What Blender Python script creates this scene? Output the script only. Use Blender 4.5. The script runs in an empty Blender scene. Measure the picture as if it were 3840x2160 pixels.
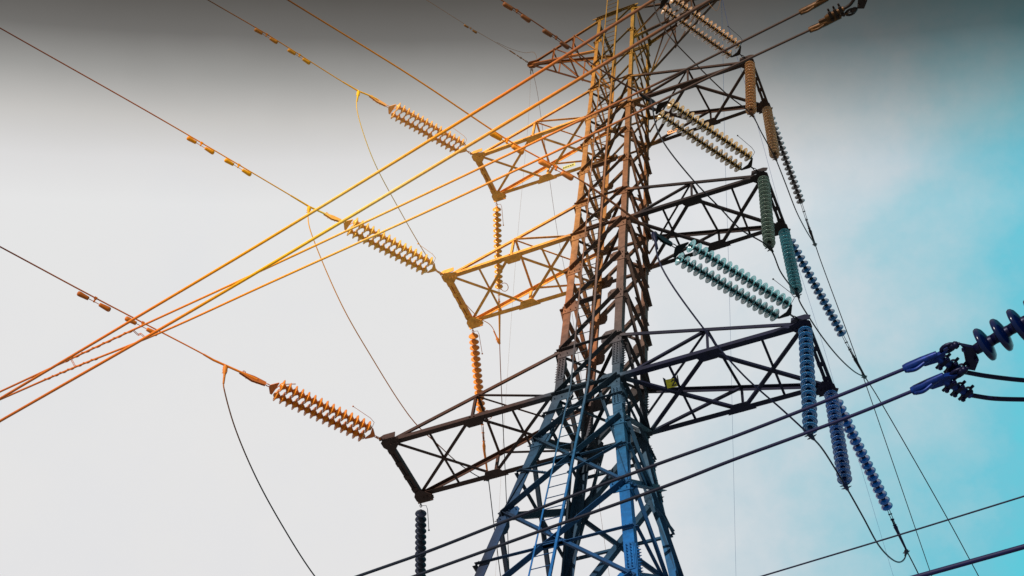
import bpy, math, random
from mathutils import Vector as V, Matrix

# ------------------------------------------------------------------ camera
sc = bpy.context.scene
cd = bpy.data.cameras.new('camera')
cam = bpy.data.objects.new('camera', cd)
sc.collection.objects.link(cam)
cam.matrix_world = Matrix(((0.911505, 0.284928, 0.296607, 6.413), (0.400791, -0.777247, -0.485030, -14.215),
                           (0.092338, 0.560984, -0.822661, 1.6), (0, 0, 0, 1)))
cd.sensor_width = 36.0
cd.lens = 36.0 * 5084.82 / 3840.0
cd.clip_start = 0.1
cd.clip_end = 6000
sc.camera = cam
sc.view_settings.view_transform = 'Standard'
sc.view_settings.look = 'None'
sc.view_settings.exposure = 0
sc.view_settings.gamma = 1


def lin(c):
    return [(x / 255 / 12.92 if x <= 10 else ((x / 255 + .055) / 1.055) ** 2.4) for x in c] + [1]


# ------------------------------------------------------------------ sky and sun
SUN_EL, SUN_AZ = math.radians(7), math.radians(186)     # azimuth clockwise from +y: low sun behind the viewer
world = bpy.data.worlds.new('World')
sc.world = world
world.use_nodes = True
nt = world.node_tree
for n in list(nt.nodes):
    nt.nodes.remove(n)


def N(t, **kw):
    n = nt.nodes.new(t)
    for k, v in kw.items():
        setattr(n, k, v)
    return n


def ramp(node, stops):
    cr = node.color_ramp
    while len(cr.elements) > 1:
        cr.elements.remove(cr.elements[-1])
    cr.elements[0].position = stops[0][0]
    cr.elements[0].color = stops[0][1]
    for p, c in stops[1:]:
        e = cr.elements.new(p)
        e.color = c


tc = N('ShaderNodeTexCoord')


def dotdir(vec, lo, hi):
    d = N('ShaderNodeVectorMath', operation='DOT_PRODUCT')
    nt.links.new(tc.outputs['Generated'], d.inputs[0])
    d.inputs[1].default_value = vec
    m = N('ShaderNodeMapRange')
    m.inputs['From Min'].default_value = lo
    m.inputs['From Max'].default_value = hi
    nt.links.new(d.outputs['Value'], m.inputs['Value'])
    return d, m


# a dark bank of cloud high over the tower, bright overcast lower down
dU, mU = dotdir((0.284928, -0.777247, 0.560984), -0.25, 0.75)
cn = N('ShaderNodeTexNoise')
cn.inputs['Scale'].default_value = 3.5
cn.inputs['Detail'].default_value = 5
nt.links.new(tc.outputs['Generated'], cn.inputs['Vector'])
ca = N('ShaderNodeMath', operation='MULTIPLY_ADD')
nt.links.new(cn.outputs['Fac'], ca.inputs[0])
ca.inputs[1].default_value = 0.03
nt.links.new(mU.outputs[0], ca.inputs[2])
cs = N('ShaderNodeMath', operation='SUBTRACT')
nt.links.new(ca.outputs[0], cs.inputs[0])
cs.inputs[1].default_value = 0.015
grey = N('ShaderNodeValToRGB')
g = lambda r, gg, b: lin((r, gg, b))
tU = lambda y: (((1080 - y) / 5084.8) / math.sqrt(1 + ((1080 - y) / 5084.8) ** 2) + .25)
ramp(grey, [(tU(2160), g(230, 229, 229)), (tU(760), g(230, 230, 230)), (tU(600), g(221, 220, 220)), (tU(450), g(199, 197, 194)),
            (tU(300), g(158, 157, 154)), (tU(150), g(112, 110, 107)), (tU(0), g(88, 85, 81)), (tU(-200), g(82, 80, 78)), (.62, g(120, 120, 120)), (.8, g(185, 185, 185))])
nt.links.new(cs.outputs[0], grey.inputs['Fac'])
# blue-green clear sky opening towards the right
dR, mR = dotdir((0.911505, 0.400791, 0.092338), 0.0, 0.5)
cn2 = N('ShaderNodeTexNoise')
cn2.inputs['Scale'].default_value = 9.0
cn2.inputs['Roughness'].default_value = 0.62
cn2.inputs['Detail'].default_value = 6
nt.links.new(tc.outputs['Generated'], cn2.inputs['Vector'])
cb = N('ShaderNodeMath', operation='MULTIPLY_ADD')
nt.links.new(cn2.outputs['Fac'], cb.inputs[0])
cb.inputs[1].default_value = 0.46
nt.links.new(mR.outputs[0], cb.inputs[2])
# more of it lower down
cc = N('ShaderNodeMath', operation='MULTIPLY_ADD')
nt.links.new(dU.outputs['Value'], cc.inputs[0])
cc.inputs[1].default_value = -0.42
nt.links.new(cb.outputs[0], cc.inputs[2])
cbs = N('ShaderNodeMath', operation='SUBTRACT')
nt.links.new(cc.outputs[0], cbs.inputs[0])
cbs.inputs[1].default_value = 0.225
tint = N('ShaderNodeValToRGB')
w_ = lambda r, gg, b: [a / lin((230, 230, 230))[0] for a in lin((r, gg, b))[:3]] + [1]
ramp(tint, [(0.0, (1, 1, 1, 1)), (.18, w_(227, 228, 230)), (.34, w_(216, 222, 226)), (.46, w_(196, 213, 221)), (.55, w_(172, 207, 218)), (.64, w_(145, 202, 216)), (.73, w_(112, 198, 216)), (.85, w_(84, 206, 222)), (.97, w_(140, 205, 220))])
nt.links.new(cbs.outputs[0], tint.inputs['Fac'])
mul = N('ShaderNodeMix', data_type='RGBA', blend_type='MULTIPLY')
mul.inputs['Factor'].default_value = 1
nt.links.new(grey.outputs[0], mul.inputs['A'])
nt.links.new(tint.outputs[0], mul.inputs['B'])
bgc = N('ShaderNodeBackground')
bgc.inputs['Strength'].default_value = 1.03
nt.links.new(mul.outputs['Result'], bgc.inputs['Color'])
sky = N('ShaderNodeTexSky', sky_type='NISHITA')
sky.sun_disc = False
sky.sun_elevation = SUN_EL
sky.sun_rotation = SUN_AZ
bgs = N('ShaderNodeBackground')
bgs.inputs['Strength'].default_value = 0.05
nt.links.new(sky.outputs[0], bgs.inputs['Color'])
mix = N('ShaderNodeMixShader')
mix.inputs[0].default_value = 0.96
nt.links.new(bgs.outputs[0], mix.inputs[1])
nt.links.new(bgc.outputs[0], mix.inputs[2])
out = N('ShaderNodeOutputWorld')
nt.links.new(mix.outputs[0], out.inputs['Surface'])

sd = bpy.data.lights.new('sun', 'SUN')
sd.energy = 5.0
sd.angle = math.radians(0.5)
sd.color = (1, .93, .82)
sun = bpy.data.objects.new('sun', sd)
sc.collection.objects.link(sun)
sdir = V((math.sin(SUN_AZ) * math.cos(SUN_EL), math.cos(SUN_AZ) * math.cos(SUN_EL), math.sin(SUN_EL)))
sun.rotation_euler = (-sdir).to_track_quat('-Z', 'Y').to_euler()
sun.location = (0, 0, 60)

# ------------------------------------------------------------------ surveyed positions (metres, ground at z = 0)
D = {'frame': {'GZ': 20.471,
           'S': 0.5,
           'z': [0, 5.417, 10.918, 16.937],
           'u': [1.304, 1.283, 1.521],
           'a': [3.972, 3.562, 3.567],
           't': [0.722, 0.665, 0.629],
           'w0': 0.624,
           'w1': 0.541,
           'fl': 0.132,
           'yr': 1.112,
           'a4': 2.875,
           'ez': 17.067},
 'near_L1': {'T': (-3.972, -0.722, 20.471),
             'E': (-5.355, -2.729, 20.349),
             'w': [(-5.481, -2.926, 20.338), (-5.684, -3.205, 20.321), (-5.99, -3.615, 20.295), (-6.09, -3.798, 20.285), (-7.193, -5.566, 20.181),
                   (-8.11, -7.093, 20.092), (-20.961, -28.501, 18.851), (-33.811, -49.91, 17.61)]},
 'near_L2': {'T': (-3.562, -0.665, 25.889),
             'E': (-4.998, -2.767, 25.761),
             'w': [(-5.188, -2.989, 25.747), (-5.281, -3.113, 25.739), (-5.491, -3.378, 25.722), (-5.723, -3.771, 25.7), (-7.305, -6.389, 25.547),
                   (-9.152, -9.312, 25.375), (-22.486, -30.422, 24.129), (-35.821, -51.532, 22.884)]},
 'near_L3': {'T': (-3.567, -0.629, 31.389),
             'E': (-4.991, -2.726, 31.263),
             'w': [(-5.141, -3.009, 31.247), (-5.276, -3.176, 31.236), (-5.465, -3.379, 31.222), (-5.71, -3.754, 31.2), (-6.803, -5.571, 31.094),
                   (-7.653, -6.867, 31.017), (-21.355, -27.74, 29.769), (-35.057, -48.614, 28.522)]},
 'near_R1': {'T': (3.972, -0.722, 20.471),
             'E': (2.478, -3.016, 20.334),
             'w': [(2.366, -3.184, 20.324), (2.257, -3.384, 20.313), (2.125, -3.641, 20.299), (1.605, -4.635, 20.243), (0.897, -5.642, 20.181), (0.658, -6.02, 20.159),
                   (-0.109, -7.357, 20.082), (-1.255, -9.183, 19.975), (-14.53, -30.331, 18.727), (-27.804, -51.479, 17.48)]},
 'near_R2': {'T': (3.562, -0.665, 25.889),
             'E': (2.143, -3.001, 25.752),
             'w': [(2.07, -3.133, 25.745), (1.923, -3.331, 25.732), (1.671, -3.685, 25.711), (1.412, -4.082, 25.687), (0.874, -5.063, 25.631), (0.403, -5.849, 25.585),
                   (0.217, -6.147, 25.568), (-12.998, -27.332, 24.319), (-26.213, -48.517, 23.071)]},
 'near_R3': {'T': (3.567, -0.629, 31.389),
             'E': (2.178, -2.89, 31.257),
             'w': [(2.017, -3.119, 31.243), (1.85, -3.364, 31.228), (1.65, -3.692, 31.209), (1.245, -4.31, 31.172), (-12.459, -25.182, 29.923),
                   (-26.162, -46.055, 28.675)]},
 'far_L1': {'T': (-3.972, 0.722, 20.471), 'E': (-5.396, 3.678, 20.307), 'w': [(-5.559, 4.019, 20.288), (-5.954, 4.859, 20.242), (-14.447, 22.938, 19.243)]},
 'far_L2': {'T': (-3.562, 0.665, 25.889),
            'E': (-4.419, 3.091, 25.76),
            'w': [(-4.504, 3.372, 25.745), (-4.769, 4.027, 25.71), (-5.033, 4.87, 25.666), (-5.43, 6.052, 25.604), (-5.589, 6.54, 25.578), (-6.26, 8.566, 25.471),
                  (-12.546, 27.526, 24.473)]},
 'far_L3': {'T': (-3.567, 0.629, 31.389),
            'E': (-4.614, 3.163, 31.252),
            'w': [(-4.742, 3.453, 31.236), (-4.932, 3.922, 31.211), (-5.308, 4.793, 31.164), (-6.01, 6.539, 31.07), (-6.988, 9.021, 30.936), (-8.457, 12.686, 30.739),
                  (-15.887, 31.228, 29.74)]},
 'far_R1': {'T': (3.972, 0.722, 20.471),
            'E': (4.18, 3.663, 20.324),
            'w': [(4.186, 3.912, 20.311), (4.195, 4.184, 20.298), (4.233, 4.742, 20.27), (4.28, 5.278, 20.243), (4.308, 5.782, 20.218), (5.434, 25.725, 19.219)]},
 'far_R2': {'T': (3.562, 0.665, 25.889),
            'E': (3.948, 3.621, 25.74),
            'w': [(3.973, 3.937, 25.724), (4.039, 4.419, 25.7), (4.098, 4.836, 25.678), (4.191, 5.345, 25.653), (4.76, 9.259, 25.455), (5.019, 11.337, 25.35),
                  (7.496, 31.158, 24.351)]},
 'far_R3': {'T': (3.567, 0.629, 31.389),
            'E': (3.564, 3.422, 31.25),
            'w': [(3.54, 3.878, 31.227), (3.535, 4.364, 31.202), (3.538, 4.694, 31.186), (3.531, 5.106, 31.165), (3.542, 8.603, 30.991), (3.444, 16.297, 30.606),
                  (3.188, 36.271, 29.607)]},
 'hang_1A': {'T': (3.972, -0.722, 20.471), 'B': (3.816, -0.752, 17.591)},
 'hang_1B': {'T': (3.972, 0.722, 20.471), 'B': (3.973, 0.722, 17.942)},
 'hang_2A': {'T': (3.562, -0.665, 25.889), 'B': (3.519, -0.675, 23.153)},
 'hang_2B': {'T': (3.562, 0.665, 25.889), 'B': (3.653, 0.682, 23.414)},
 'hang_3A': {'T': (3.567, -0.629, 31.389), 'B': (3.46, -0.653, 28.688)},
 'hang_3B': {'T': (3.567, 0.629, 31.389), 'B': (3.604, 0.636, 28.807)},
 'jump': {'R1': [(2.257, -3.384, 20.313), (2.347, -3.231, 19.456), (2.755, -2.543, 18.563), (3.151, -1.875, 18.016), (3.554, -1.195, 17.776), (3.816, -0.752, 17.591),
                 (3.871, -0.235, 17.831), (3.924, 0.26, 17.908), (3.973, 0.722, 17.942), (3.989, 0.958, 17.989), (4.031, 1.622, 18.094), (4.072, 2.256, 18.163),
                 (4.117, 2.944, 18.483), (4.167, 3.727, 19.05), (4.209, 4.377, 19.73), (4.233, 4.742, 20.27)],
          'R2': [(2.07, -3.133, 25.745), (2.201, -2.91, 24.45), (2.563, -2.297, 23.724), (2.914, -1.701, 23.345), (3.155, -1.292, 23.09), (3.519, -0.675, 23.153),
                 (3.564, -0.217, 23.017), (3.613, 0.282, 23.207), (3.653, 0.682, 23.414), (3.662, 0.773, 23.299), (3.716, 1.278, 23.387), (3.778, 1.855, 23.56),
                 (3.881, 2.818, 24.039), (4.0, 3.927, 24.83), (4.098, 4.836, 25.678)],
          'R3': [(2.017, -3.119, 31.243), (2.212, -2.786, 29.783), (2.653, -2.032, 29.181), (3.119, -1.236, 28.788), (3.46, -0.653, 28.688), (3.522, -0.099, 28.757),
                 (3.604, 0.636, 28.807), (3.6, 0.87, 28.921), (3.59, 1.525, 29.104), (3.576, 2.381, 29.312), (3.559, 3.423, 30.027), (3.538, 4.694, 31.186)],
          'L1': [(-5.847, -3.427, 20.308), (-5.843, -3.303, 19.916), (-5.839, -3.204, 19.805), (-5.819, -2.691, 19.425), (-5.784, -1.793, 19.036),
                 (-5.741, -0.672, 18.782), (-5.699, 0.419, 18.664), (-5.654, 1.566, 18.753), (-5.559, 4.019, 20.288)],
          'L2': [(-5.491, -3.378, 25.722), (-5.487, -3.314, 25.438), (-5.48, -3.172, 25.224), (-5.448, -2.609, 24.895), (-5.385, -1.461, 24.464),
                 (-5.313, -0.163, 24.284), (-5.247, 1.026, 24.201), (-5.208, 1.726, 24.257), (-5.158, 2.623, 24.555), (-5.108, 3.521, 24.87), (-5.061, 4.381, 25.303),
                 (-5.033, 4.87, 25.666)],
          'L3': [(-5.465, -3.379, 31.222), (-5.463, -3.284, 30.702), (-5.459, -3.059, 30.407), (-5.441, -2.109, 29.89), (-5.413, -0.662, 29.764), (-5.385, 0.783, 29.802),
                 (-5.371, 1.486, 29.967), (-5.361, 2.043, 30.166), (-5.333, 3.485, 30.738), (-5.318, 4.268, 31.28), (-5.308, 4.793, 31.164)]},
 'fa': [(-27.016, -4.039, 11.549), (-2.491, -8.89, 11.549), (-0.639, -9.257, 11.549), (0.974, -9.577, 11.549), (3.557, -10.122, 11.549), (4.939, -10.432, 11.549),
        (19.575, -13.718, 11.549)],
 'fb': [(-26.798, -4.233, 11.08), (-2.239, -8.911, 11.08), (-0.189, -9.302, 11.08), (1.095, -9.558, 11.08), (3.756, -10.113, 11.08), (5.162, -10.411, 11.08),
        (5.395, -10.458, 11.08), (20.101, -13.412, 11.08)],
 'fc': [(-29.913, -4.726, 14.495), (-5.057, -7.409, 14.495), (-2.697, -7.664, 14.495), (-1.288, -7.812, 14.495), (1.38, -8.106, 14.495), (4.02, -8.417, 14.495),
        (4.632, -8.493, 14.495), (5.812, -8.656, 14.495)],
 'fd': [(-29.973, -5.189, 14.417), (-5.066, -7.344, 14.417), (-3.939, -7.442, 14.417), (-2.474, -7.536, 14.417), (-0.901, -7.701, 14.417), (1.656, -7.967, 14.417),
        (3.955, -8.242, 14.417), (4.656, -8.337, 14.417), (5.847, -8.477, 14.417)],
 'pa': [(-23.564, -4.83, 9.309), (1.294, -7.488, 9.309), (1.943, -7.557, 9.309), (2.698, -7.664, 9.309), (3.952, -7.824, 9.309), (4.653, -7.902, 9.309),
        (5.563, -8.035, 9.309), (5.949, -8.099, 9.309)],
 'pb': [(-23.04, -4.465, 9.236), (1.787, -7.405, 9.236), (2.789, -7.524, 9.236), (4.013, -7.666, 9.236), (4.577, -7.751, 9.236), (5.509, -7.873, 9.236),
        (5.955, -7.95, 9.236)],
 'sa': [(-22.462, 3.289, 16.787), (2.437, 1.048, 16.787), (4.603, 0.853, 16.787), (6.488, 0.664, 16.787), (21.413, -0.832, 16.787)],
 'ta': [(-9.089, -7.926, 6.434), (5.864, -9.121, 6.434), (6.369, -9.161, 6.434), (11.353, -9.56, 6.434)],
 'hp': {'c1': [(5.949, -8.099, 9.309), (6.193, -8.152, 9.309), (6.262, -8.176, 9.309)],
        'bolt1': [(6.182, -8.107, 9.309), (6.238, -8.038, 9.309), (6.315, -7.937, 9.309)],
        'tail1': [(6.315, -7.937, 9.309), (6.45, -7.851, 9.309), (6.678, -7.73, 9.309), (6.86, -7.655, 9.309)],
        'yoke': [(6.346, -8.182, 9.309), (6.424, -8.13, 9.309), (6.434, -8.017, 9.309), (6.387, -7.935, 9.309), (6.34, -7.965, 9.309), (6.357, -8.154, 9.309)],
        'string': [(6.441, -8.087, 9.309), (6.47, -8.113, 9.309), (6.783, -8.226, 9.309), (7.442, -8.452, 9.309)],
        'link1': [(6.262, -8.176, 9.309), (6.347, -8.187, 9.309)],
        'c2': [(5.955, -7.95, 9.236), (6.193, -8.015, 9.236), (6.271, -8.0, 9.236)],
        'bolt2': [(6.179, -7.958, 9.236), (6.238, -7.862, 9.236), (6.311, -7.782, 9.236)],
        'tail2': [(6.311, -7.782, 9.236), (6.44, -7.706, 9.236), (6.64, -7.625, 9.236), (6.824, -7.56, 9.236)],
        'link2': [(6.271, -8.0, 9.236), (6.349, -8.021, 9.236)]},
 'hw': {'c1': [(5.812, -8.656, 14.495), (6.114, -8.699, 14.495), (6.31, -8.731, 14.495)],
        'bolt1': [(6.127, -8.744, 14.495), (6.219, -8.782, 14.495), (6.337, -8.824, 14.495)],
        'c2': [(5.847, -8.477, 14.417), (6.184, -8.508, 14.417), (6.266, -8.515, 14.417)],
        'bolt2': [(6.049, -8.549, 14.417), (6.149, -8.57, 14.417), (6.217, -8.573, 14.417)],
        'tail2': [(6.217, -8.573, 14.417), (6.289, -8.595, 14.417), (6.363, -8.67, 14.417), (6.42, -8.823, 14.417)],
        'ball': [(6.296, -8.524, 14.417)],
        'yoke': [(6.338, -8.531, 14.417), (6.397, -8.508, 14.417), (6.448, -8.577, 14.417), (6.46, -8.778, 14.417), (6.389, -8.807, 14.417), (6.371, -8.622, 14.417)],
        'string': [(6.454, -8.663, 14.417), (6.524, -8.68, 14.417), (7.153, -8.819, 14.417), (7.42, -8.881, 14.417)]},
 'earth_near': [(-2.875, 0.0, 37.538), (-3.155, -0.445, 37.522), (-3.537, -1.004, 37.502), (-4.023, -1.69, 37.477), (-4.821, -2.932, 37.433), (-21.034, -28.158, 36.535)],
 'earth_l1': [(-2.875, 0.0, 37.538), (-3.437, 1.196, 37.467), (-4.244, 2.741, 37.374), (-5.546, 5.189, 37.225), (-8.843, 11.685, 36.834), (-11.867, 17.815, 36.468),
              (-14.076, 22.293, 36.199)],
 'earth_l2': [(-2.875, 0.0, 37.538), (-3.01, 0.731, 37.499), (-3.431, 2.301, 37.412), (-4.267, 5.364, 37.242), (-4.721, 7.35, 37.134), (-6.441, 13.729, 36.78),
              (-7.915, 19.131, 36.481), (-9.229, 23.947, 36.214)],
 'earth_r1': [(2.875, 0.0, 37.538), (2.241, 2.011, 37.425), (1.449, 4.473, 37.286), (0.69, 6.946, 37.147), (-0.311, 10.149, 36.967), (-1.714, 14.566, 36.718),
              (-3.584, 20.453, 36.386), (-5.095, 25.212, 36.118)],
 'earth_r2': [(2.875, 0.0, 37.538), (2.743, 1.183, 37.476), (2.658, 2.607, 37.403), (2.546, 4.525, 37.305), (2.312, 7.552, 37.149), (2.204, 10.333, 37.008),
              (2.111, 12.314, 36.907), (1.982, 14.37, 36.802), (1.907, 16.622, 36.688), (1.764, 19.245, 36.554), (1.604, 22.18, 36.404), (1.334, 27.166, 36.149)],
 'damp_L1': [(-7.193, -5.566, 20.181), (-6.729, -4.789, 20.226)],
 'damp_L2': [(-6.814, -5.572, 25.595), (-6.37, -4.825, 25.638)],
 'damp_L3': [(-6.81, -5.559, 31.094), (-6.342, -4.784, 31.14)],
 'damp_R1': [(0.755, -5.833, 20.17), (1.234, -5.075, 20.214)],
 'damp_R2': [(0.399, -5.839, 25.586), (0.872, -5.057, 25.631)],
 'damp_E': [(-4.023, -1.69, 37.477)],
 'col': {'fa': (0,  # wire colour stops, warm glow and its fall-off included
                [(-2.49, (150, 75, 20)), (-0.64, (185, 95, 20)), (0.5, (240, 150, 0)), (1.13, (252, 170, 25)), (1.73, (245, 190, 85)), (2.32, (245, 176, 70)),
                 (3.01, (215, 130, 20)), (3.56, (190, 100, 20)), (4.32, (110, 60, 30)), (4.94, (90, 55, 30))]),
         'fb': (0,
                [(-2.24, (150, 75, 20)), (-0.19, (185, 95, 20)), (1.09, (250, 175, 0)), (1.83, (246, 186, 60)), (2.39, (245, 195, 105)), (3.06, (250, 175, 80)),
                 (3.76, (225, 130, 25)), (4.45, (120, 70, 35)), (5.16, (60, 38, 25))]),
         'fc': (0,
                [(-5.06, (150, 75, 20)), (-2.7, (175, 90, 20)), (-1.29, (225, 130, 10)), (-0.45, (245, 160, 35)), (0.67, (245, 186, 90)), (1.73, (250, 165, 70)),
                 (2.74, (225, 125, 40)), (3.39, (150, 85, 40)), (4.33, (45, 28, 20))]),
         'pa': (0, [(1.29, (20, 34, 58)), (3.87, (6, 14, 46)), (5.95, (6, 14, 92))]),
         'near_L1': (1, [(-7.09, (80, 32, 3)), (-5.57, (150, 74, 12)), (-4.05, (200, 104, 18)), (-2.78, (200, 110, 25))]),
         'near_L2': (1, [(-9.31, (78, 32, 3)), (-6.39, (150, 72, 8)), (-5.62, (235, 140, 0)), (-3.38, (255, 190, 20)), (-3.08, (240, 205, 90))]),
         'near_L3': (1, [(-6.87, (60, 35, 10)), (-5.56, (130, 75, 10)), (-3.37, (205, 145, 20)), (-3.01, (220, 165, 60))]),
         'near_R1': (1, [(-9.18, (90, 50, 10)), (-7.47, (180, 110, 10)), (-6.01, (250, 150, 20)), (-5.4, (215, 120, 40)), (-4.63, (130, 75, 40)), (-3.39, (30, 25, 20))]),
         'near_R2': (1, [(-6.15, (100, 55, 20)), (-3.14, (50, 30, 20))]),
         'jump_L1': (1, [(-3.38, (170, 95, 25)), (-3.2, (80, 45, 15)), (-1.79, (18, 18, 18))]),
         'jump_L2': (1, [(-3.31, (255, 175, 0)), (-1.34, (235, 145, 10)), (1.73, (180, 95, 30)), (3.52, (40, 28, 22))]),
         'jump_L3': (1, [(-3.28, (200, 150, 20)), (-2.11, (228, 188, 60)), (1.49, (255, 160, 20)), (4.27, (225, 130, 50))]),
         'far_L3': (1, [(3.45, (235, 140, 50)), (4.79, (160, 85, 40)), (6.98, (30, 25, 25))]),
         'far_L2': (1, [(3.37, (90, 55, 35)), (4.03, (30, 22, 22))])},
 'cam': {'loc': (6.413, -14.215, 1.6), 'M': [[0.911505, 0.284928, 0.296607], [0.400791, -0.777247, -0.48503], [0.092338, 0.560984, -0.822661]], 'f': 5084.82}}

rnd = random.Random(4)
UP = V((0, 0, 1))


# ------------------------------------------------------------------ materials
def base_mat(name, rough=.5, metal=0.0, trans=0.0, ior=1.5):
    m = bpy.data.materials.new(name)
    m.use_nodes = True
    b = m.node_tree.nodes['Principled BSDF']
    b.inputs['Roughness'].default_value = rough
    b.inputs['Metallic'].default_value = metal
    b.inputs['Transmission Weight'].default_value = trans
    if not trans: b.inputs['Specular IOR Level'].default_value = .22
    b.inputs['IOR'].default_value = ior
    return m, m.node_tree, b


def alb(c, k=1.0):
    l = [v * k for v in lin(c)[:3]]
    m = max(max(l), .93) / .93
    return [v / m for v in l] + [1]


def mottle(t, b, src, amount=.35, scale=9.0, detail=6):
    """weathering: fine grain and blotches over a colour socket"""
    nz = t.nodes.new('ShaderNodeTexNoise')
    nz.inputs['Scale'].default_value = scale
    nz.inputs['Detail'].default_value = detail
    nz.inputs['Roughness'].default_value = .7
    g_ = t.nodes.new('ShaderNodeNewGeometry')
    t.links.new(g_.outputs['Position'], nz.inputs['Vector'])
    mr = t.nodes.new('ShaderNodeMapRange')
    mr.inputs['From Min'].default_value = .3
    mr.inputs['From Max'].default_value = .7
    mr.inputs['To Min'].default_value = 1 - amount
    mr.inputs['To Max'].default_value = 1 + amount * .5
    t.links.new(nz.outputs['Fac'], mr.inputs['Value'])
    mx = t.nodes.new('ShaderNodeMix')
    mx.data_type = 'RGBA'
    mx.blend_type = 'MULTIPLY'
    mx.inputs['Factor'].default_value = 1
    t.links.new(src, mx.inputs['A'])
    t.links.new(mr.outputs[0], mx.inputs['B'])
    t.links.new(mx.outputs['Result'], b.inputs['Base Color'])


def plain(name, c, rough=.5, metal=0.0, k=1.0, amount=.25, scale=14, trans=0.0):
    m, t, b = base_mat(name, rough, metal, trans)
    rgb = t.nodes.new('ShaderNodeRGB')
    rgb.outputs[0].default_value = alb(c, k)
    if amount:
        mottle(t, b, rgb.outputs[0], amount, scale)
    else:
        b.inputs['Base Color'].default_value = alb(c, k)
    return m


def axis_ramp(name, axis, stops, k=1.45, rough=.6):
    """a conductor with glow and darkening painted into its colour along the run"""
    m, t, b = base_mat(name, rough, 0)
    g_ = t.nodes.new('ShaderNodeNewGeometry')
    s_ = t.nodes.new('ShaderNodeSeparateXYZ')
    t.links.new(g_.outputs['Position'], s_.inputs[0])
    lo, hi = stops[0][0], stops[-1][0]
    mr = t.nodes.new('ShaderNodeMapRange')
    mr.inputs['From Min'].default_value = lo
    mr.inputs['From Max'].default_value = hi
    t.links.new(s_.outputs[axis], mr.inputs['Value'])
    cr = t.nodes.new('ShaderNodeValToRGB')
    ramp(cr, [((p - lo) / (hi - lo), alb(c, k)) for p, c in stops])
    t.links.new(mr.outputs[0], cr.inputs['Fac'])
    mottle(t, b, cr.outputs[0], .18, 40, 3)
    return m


def tower_steel(name, k=1.0, amount=.3):
    """colour cast, glow and shade put into the steel: blue base, brown shaft, ochre top and orange left-hand arms"""
    m, t, b = base_mat(name, .7, .0)
    L = t.links
    g_ = t.nodes.new('ShaderNodeNewGeometry')
    s_ = t.nodes.new('ShaderNodeSeparateXYZ')
    L.new(g_.outputs['Position'], s_.inputs[0])

    def rng(sock, a, b_):
        mr = t.nodes.new('ShaderNodeMapRange')
        mr.interpolation_type = 'SMOOTHSTEP'
        mr.inputs['From Min'].default_value = a
        mr.inputs['From Max'].default_value = b_
        L.new(sock, mr.inputs['Value'])
        return mr.outputs[0]

    def zr(stops):
        mr = t.nodes.new('ShaderNodeMapRange')
        mr.inputs['From Min'].default_value = 10
        mr.inputs['From Max'].default_value = 40
        L.new(s_.outputs[2], mr.inputs['Value'])
        cr = t.nodes.new('ShaderNodeValToRGB')
        ramp(cr, [((z - 10) / 30, alb(c, k)) for z, c in stops])
        L.new(mr.outputs[0], cr.inputs['Fac'])
        return cr.outputs[0]

    def mixc(f, a, b_):
        mx = t.nodes.new('ShaderNodeMix')
        mx.data_type = 'RGBA'
        L.new(f, mx.inputs['Factor'])
        L.new(a, mx.inputs['A'])
        L.new(b_, mx.inputs['B'])
        return mx.outputs['Result']
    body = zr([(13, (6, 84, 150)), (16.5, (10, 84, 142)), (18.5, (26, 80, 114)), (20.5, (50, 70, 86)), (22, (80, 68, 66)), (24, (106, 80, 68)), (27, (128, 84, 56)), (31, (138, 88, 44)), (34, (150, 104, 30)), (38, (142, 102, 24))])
    left = zr([(19.6, (34, 30, 36)), (20.6, (62, 40, 34)), (21.8, (96, 56, 34)), (23.5, (250, 138, 44)), (26, (255, 172, 76)), (31, (255, 174, 78)), (34.5, (240, 136, 46)), (36.5, (150, 80, 28)), (38, (120, 70, 26))])  # left arms: warm glow painted into the base colour
    right = zr([(20.2, (10, 14, 44)), (22, (20, 18, 34)), (26, (34, 24, 24)), (29, (48, 28, 18)), (33, (58, 34, 18)), (37, (72, 44, 20))])  # right arms: shade of their undersides put into the colour
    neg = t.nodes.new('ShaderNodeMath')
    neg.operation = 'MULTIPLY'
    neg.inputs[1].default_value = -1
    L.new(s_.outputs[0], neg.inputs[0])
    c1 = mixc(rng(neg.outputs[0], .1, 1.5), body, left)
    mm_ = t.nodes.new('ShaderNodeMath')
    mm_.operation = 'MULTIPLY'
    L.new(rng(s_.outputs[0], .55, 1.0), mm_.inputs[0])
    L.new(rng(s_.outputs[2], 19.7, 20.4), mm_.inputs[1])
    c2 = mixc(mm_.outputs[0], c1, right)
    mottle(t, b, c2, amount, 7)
    bump = t.nodes.new('ShaderNodeBump')
    bump.inputs['Strength'].default_value = .15
    bump.inputs['Distance'].default_value = .01
    nz = t.nodes.new('ShaderNodeTexNoise')
    nz.inputs['Scale'].default_value = 60
    L.new(g_.outputs['Position'], nz.inputs['Vector'])
    L.new(nz.outputs['Fac'], bump.inputs['Height'])
    L.new(bump.outputs[0], b.inputs['Normal'])
    return m


STEEL = tower_steel('tower_painted_light', .88, .42)
BRACE = tower_steel('brace_painted_shade', .42, .4)  # darker copy of the tower steel, shade of the undersides put in
BOLT = plain('bolt_steel', (60, 52, 52), .5, .3)


def glass(name, c, k=1.0):
    m, t, b = base_mat(name, .2, 0, .3, 1.45)
    b.inputs['Base Color'].default_value = alb(c, k)
    return m


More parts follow.
